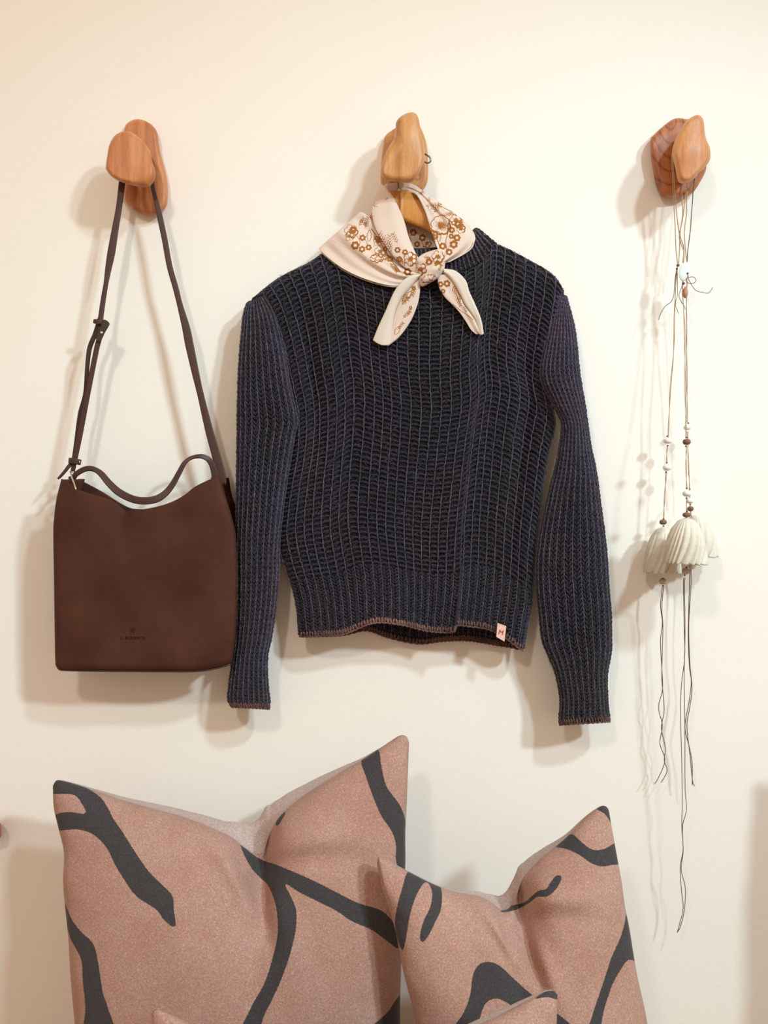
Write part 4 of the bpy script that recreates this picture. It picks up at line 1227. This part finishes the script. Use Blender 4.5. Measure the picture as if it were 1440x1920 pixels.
# tag disc tied to the cords
tagt = thing('price_tag', 'round pale mint disc tied with string to the bell cords', 'tag')
n = 40; V = []
dc0 = np.array([1283.5, 510.0])
for rr, dd in ((.0, .066), (.5, .066), (.9, .0658), (1.0, .0650), (1.0, .0635), (.9, .0628), (0.02, .0628)):
    for k in range(n):
        a = 2 * PI * k / n
        x = 10.8 * math.cos(a) * max(rr, .02); y = 17.2 * math.sin(a) * max(rr, .02)
        rot = .22
        V.append(P(dc0[0] + x * math.cos(rot) - y * math.sin(rot), dc0[1] + x * math.sin(rot) + y * math.cos(rot), dd + x * .00015))
mesh_obj('disc', V, grid_faces(n, 7, closed_u=True), m_disc, tagt)
knot(*K5(700, 1105), .0668, tagt, s=1.1)
single('string', [K5(700, 1110) + (.067,), K5(705, 1150) + (.068,), K5(690, 1165) + (.068,), K5(685, 1200) + (.068,), K5(720, 1225) + (.069,), K5(775, 1220) + (.070,), K5(800, 1185) + (.070,), K5(775, 1150) + (.070,), K5(735, 1148) + (.069,), K5(710, 1165) + (.069,),
                  K5(745, 1240) + (.069,), K5(800, 1310) + (.069,), K5(870, 1330) + (.069,), K5(940, 1342) + (.069,), K5(980, 1310) + (.069,), K5(1000, 1270) + (.069,)], tagt, .0006, m_cord_dark, 110)
single('string', [K5(650, 1200) + (.066,), K5(620, 1290) + (.066,), K5(595, 1370) + (.065,), K5(620, 1440) + (.064,), K5(660, 1500) + (.063,), K5(672, 1545) + (.063,)], tagt, .0006, m_cord_dark, 50)
blob('wooden_bead', *K5(672, 1335), .067, .0046, .0100, .0046, m_bead_t, tagt, 20, 14)
knot(*K5(650, 1225), .067, tagt, s=1.5); knot(*K5(675, 1275), .067, tagt, s=1.2)

# ------------------------------------------------------------------ cushions
def cushion(label, top, right, bottom, left, d_top, d_bot, bulge_f, bulge_b, rise, rise_left, strokes, chop_u, chop, seed, n=190, dx_extra=0.0):
    t = thing('cushion', label, 'cushion', 'patterned scatter cushions')
    S = coons(curve_fn(top, 900), curve_fn(bottom), curve_fn(left), curve_fn(right))
    g = np.random.default_rng(seed); ph = g.uniform(0, 6, 8)
    q = np.linspace(0, 1, n); q = .5 - .5 * np.cos(PI * q) * (1) ; q = .45 * q + .55 * np.linspace(0, 1, n)
    U, V = np.meshgrid(q, q)
    s = S(U, V)
    lean = d_top + (d_bot - d_top) * V + dx_extra * (U - .5)
    form = np.clip(16 * U * (1 - U) * V * (1 - V), 0, 1) ** .42
    d = lean + bulge_f * form
    c = np.exp(-((U - chop_u - .10 * V) / (.045 + .25 * V)) ** 2) * np.exp(-(V / .20) ** 1.5)
    d = d - chop * c * (1 - np.exp(-V / .02)) - chop * .25 * np.exp(-((U - chop_u) / .03) ** 2) * np.exp(-(V / .08) ** 2)
    # pulled folds running from the dent
    for k, (fu, fv, ang, ln, am) in enumerate([(chop_u + .12, .12, .45, .16, .013), (chop_u - .01, .20, 1.3, .15, -.013), (chop_u - .12, .10, 1.0, .14, .010), (chop_u + .17, .17, .5, .15, -.007), (chop_u + .05, .26, 1.2, .16, .006)]):
        du = (U - fu) * math.cos(ang) + (V - fv) * math.sin(ang); dw = -(U - fu) * math.sin(ang) + (V - fv) * math.cos(ang)
        d = d + am * np.exp(-(du / ln) ** 2 - (dw / .035) ** 2)
    edge = np.exp(-np.minimum.reduce([U, 1 - U, V, 1 - V]) / .03)
    d = d + .0025 * np.sin(6 * U + 9 * V + ph[0]) * form + .002 * np.sin(15 * U - 7 * V + ph[1]) * form + .0015 * edge * np.sin(50 * (U - V) + ph[2])
    ink = np.full(U.shape, 99.0)
    for st in strokes:
        ink = np.minimum(ink, poly_sdf(s[..., 0], s[..., 1], st, smooth_n=len(st) * 4))
    f = mesh_obj('front_cover', P(s[..., 0], s[..., 1], d), grid_faces(n, n), m_cush, t, attrs={'ink': np.clip(ink, -20, 20)})
    # back cover shares the seam, swells behind and shows above it at the dent
    nb = 130
    q = np.linspace(0, 1, nb) ** 1.5
    Ub, Vb = np.meshgrid(np.linspace(0, 1, nb), q)
    x0 = .05
    Vs = np.clip((Vb - x0) / (1 - x0), 0, 1)
    sb2 = S(Ub, Vs)
    lean = d_top + (d_bot - d_top) * Vb + dx_extra * (Ub - .5)
    form = np.clip(16 * Ub * (1 - Ub) * Vb * (1 - Vb), 0, 1) ** .42
    rz = np.interp(Ub, [r_[0] for r_ in rise], [r_[1] for r_ in rise])
    up = rz * np.where(Vb < x0, np.sin(np.clip(Vb / x0, 0, 1) * PI / 2), np.exp(-((Vb - x0) / .2) ** 2))
    lf = rise_left * np.exp(-((Ub - .04) / .05) ** 2) * np.clip((Vb - .2) * 2, 0, 1) * np.clip(Ub / .02, 0, 1)
    db = lean - bulge_b * form - .022 * np.clip(Vb / x0, 0, 1) * np.clip(rz / 15, 0.15, 1)
    b = mesh_obj('back_cover', P(sb2[..., 0] - lf, sb2[..., 1] - up, db), grid_faces(nb, nb), m_cushback, t, attrs={'ink': np.full(Ub.shape, 9.0)})
    for o_ in (f, b):                                # settle on the seat
        co = np.zeros(len(o_.data.vertices) * 3, np.float32); o_.data.vertices.foreach_get('co', co)
        co = co.reshape(-1, 3); co[:, 2] = np.maximum(co[:, 2], SEAT - .0115); o_.data.vertices.foreach_set('co', co.ravel()); o_.data.update()
    return t


def X6(l): return C1(l, 80, 1360, 2.0)
def X7(l): return C1(l, 680, 1480, 2.5714)


strokes1 = [X6([(30, 225), (50, 198), (100, 203), (160, 232), (215, 268), (245, 310), (265, 350), (300, 400), (350, 480), (400, 550), (450, 600), (487, 640), (492, 690), (497, 757), (455, 730), (425, 690), (350, 640), (300, 570), (270, 520), (240, 460), (190, 410), (130, 390), (45, 392), (45, 338), (100, 325), (160, 332), (150, 300), (115, 260), (30, 256)]),
            X6([(80, 660), (110, 730), (150, 780), (190, 820), (210, 900), (225, 1000), (245, 1060), (280, 1200), (155, 1200), (160, 1060), (150, 960), (145, 880), (120, 830), (100, 790), (85, 720)]),
            X6([(740, 440), (780, 478), (830, 508), (870, 520), (930, 545), (1000, 575), (1090, 620), (1180, 665), (1260, 690), (1300, 720), (1340, 780), (1340, 840), (1280, 800), (1230, 765), (1160, 735), (1100, 695), (1030, 660), (960, 625), (908, 593), (930, 640), (950, 690), (950, 760), (930, 850), (900, 940), (860, 1030), (830, 1090), (790, 1200), (720, 1200), (780, 1060), (830, 970), (860, 880), (880, 790), (880, 720), (870, 660), (845, 600), (820, 575), (790, 545), (762, 500)]),
            X6([(1195, 125), (1255, 85), (1270, 150), (1290, 230), (1340, 300), (1362, 370), (1370, 520), (1350, 560), (1325, 510), (1325, 450), (1310, 400), (1270, 340), (1240, 270), (1215, 200)]),
            X6([(873, 372), (880, 350), (912, 322), (900, 350), (882, 376)]),
            X6([(1200, 1160), (1290, 1080), (1340, 1010), (1430, 940), (1430, 1180), (1240, 1200)])]
strokes2 = [X7([(1125, 90), (1165, 65), (1200, 90), (1205, 175), (1190, 150), (1165, 118)]),
            X7([(925, 270), (1000, 215), (1050, 250), (1095, 285), (1130, 293), (1170, 285), (1240, 255), (1250, 350), (1200, 365), (1150, 372), (1100, 355), (1050, 320), (990, 290)]),
            X7([(222, 395), (300, 425), (365, 455), (382, 500), (377, 580), (350, 640), (320, 700), (295, 735), (277, 728), (280, 680), (300, 620), (325, 570), (335, 500), (315, 450), (290, 458), (255, 520), (230, 600), (215, 680), (205, 740), (190, 778), (160, 700), (156, 630), (170, 550), (190, 480)]),
            X7([(660, 590), (720, 560), (780, 545), (820, 510), (850, 488), (885, 480), (905, 450), (930, 418), (955, 415), (958, 435), (940, 470), (910, 505), (880, 518), (840, 520), (800, 550), (740, 580), (690, 592)]),
            X7([(1275, 590), (1300, 680), (1325, 790), (1330, 835), (1285, 820), (1250, 860), (1210, 930), (1180, 1010), (1160, 1080), (1130, 1220), (1070, 1220), (1110, 1080), (1140, 990), (1170, 900), (1200, 810), (1240, 720), (1262, 650)]),
            X7([(400, 1220), (490, 1070), (520, 980), (530, 900), (560, 845), (610, 832), (660, 850), (720, 905), (780, 960), (830, 1000), (1000, 1130), (1040, 1190), (900, 1200), (730, 1055), (680, 1020), (640, 1008), (600, 1025), (575, 1070), (520, 1220)])]
strokes3 = [X7([(825, 1012), (870, 980), (910, 962), (945, 970), (950, 1015), (900, 1003), (860, 1005)])]


def ybot(d): return 960 + (CZ - SEAT) * 1500.0 / (DIST - d) - 2


yb1 = ybot(.25)
cushion('large dusty pink cushion with charcoal brush strokes, at the left under the handbag',
        [(99, 1474), (104, 1465), (112, 1463), (140, 1470), (185, 1485), (245, 1505), (345, 1532), (425, 1565), (455, 1587), (474, 1599), (486, 1602), (496, 1594), (505, 1566), (528, 1527), (580, 1485), (635, 1450), (680, 1424), (730, 1391), (750, 1379), (762, 1381), (767, 1392)],
        [(767, 1392), (765, 1440), (763, 1500), (760, 1560), (760, 1620), (756, 1720), (752, 1820), (750, 1920), (756, 2010), (768, yb1)],
        [(150, yb1), (450, yb1), (768, yb1)],
        [(99, 1474), (101, 1515), (110, 1555), (120, 1600), (118, 1650), (122, 1700), (128, 1760), (132, 1830), (140, 1920), (148, 2010), (150, yb1)],
        .135, .25, .085, .050, [(0, 0), (.10, 3), (.2, 8), (.34, 14), (.43, 23), (.50, 50), (.54, 80), (.56, 70), (.585, 52), (.63, 33), (.71, 20), (.80, 10), (.87, 3), (.92, 0), (1, 0)], 0,
        strokes1, .565, .045, 1)
yb2 = ybot(.345)
cushion('smaller dusty pink cushion with charcoal strokes and a dark right tip, leaning at the right',
        [(707, 1618), (709, 1609), (716, 1608), (769, 1636), (820, 1661), (863, 1674), (898, 1680), (921, 1692), (938, 1705), (948, 1706), (958, 1699), (968, 1680), (981, 1648), (1011, 1612), (1042, 1587), (1065, 1567), (1096, 1534), (1121, 1515), (1133, 1511), (1141, 1518), (1143, 1532)],
        [(1143, 1532), (1150, 1570), (1158, 1612), (1165, 1650), (1172, 1700), (1180, 1740), (1188, 1790), (1195, 1830), (1204, 1870), (1214, 1920), (1228, 2020), (1236, yb2)],
        [(800, yb2), (1000, yb2), (1236, yb2)],
        [(707, 1618), (709, 1630), (719, 1674), (738, 1733), (748, 1779), (758, 1830), (779, 1912), (795, 2020), (800, yb2)],
        .235, .345, .075, .045, [(0, 0), (.3, 2), (.40, 10), (.45, 22), (.50, 44), (.55, 46), (.60, 30), (.68, 17), (.78, 8), (.88, 2), (1, 0)], 10,
        strokes2, .56, .045, 2, dx_extra=-.02)
yb3 = ybot(.50)
cushion('plain pink front cushion with a dark tipped right corner, mostly below the frame',
        [(284, 1902), (288, 1896), (300, 1894), (345, 1914), (430, 1955), (560, 1990), (700, 1995), (800, 1975), (880, 1930), (952, 1896), (1003, 1869), (1024, 1859), (1038, 1858), (1045, 1866)],
        [(1045, 1866), (1044, 1910), (1042, 2000), (1050, 2200), (1060, yb3)],
        [(280, yb3), (660, yb3), (1060, yb3)],
        [(284, 1902), (286, 1950), (292, 2050), (285, 2200), (280, yb3)],
        .46, .50, .060, .030, [(0, 0), (.6, 0), (.75, 12), (.9, 8), (1, 0)], 0, strokes3, .5, .02, 3, n=150)

yb4 = ybot(.33)  # unseen cushion, added and placed to throw the soft shadow at lower right
cushion('unseen pink cushion added past the right edge to cast a wall shadow',
        [(1689, 1352), (1900, 1400), (2050, 1440), (2150, 1400), (2370, 1340)],
        [(2370, 1340), (2380, 1800), (2390, yb4)], [(1840, yb4), (2100, yb4), (2390, yb4)],
        [(1689, 1352), (1740, 1580), (1795, 1810), (1840, yb4)],
        .20, .33, .06, .04, [(0, 0), (1, 0)], 0, [X7([(3000, 600), (3100, 620), (3200, 900), (3100, 880)])], .5, .03, 4, n=60)

# reddish wooden knob that just enters at the left border
edge = thing('wooden_knob', 'reddish wooden knob just entering at the left border of the photo', 'knob')
pebble('knob', [(-40, 1545), (-30, 1537), (-10, 1536), (1, 1543), (3, 1556), (1, 1570), (-10, 1577), (-30, 1576), (-40, 1568)], .006, .035, simple('red_brown_wood', lin(170, 92, 70), .45), edge, .002, None, 14, lump=0)
pebble('stem', [(-30, 1550), (-20, 1546), (-12, 1552), (-12, 1562), (-20, 1567), (-30, 1563)], 0, .012, simple('red_brown_wood_stem', lin(150, 80, 60), .5), edge, .001, None, 15, lump=0)
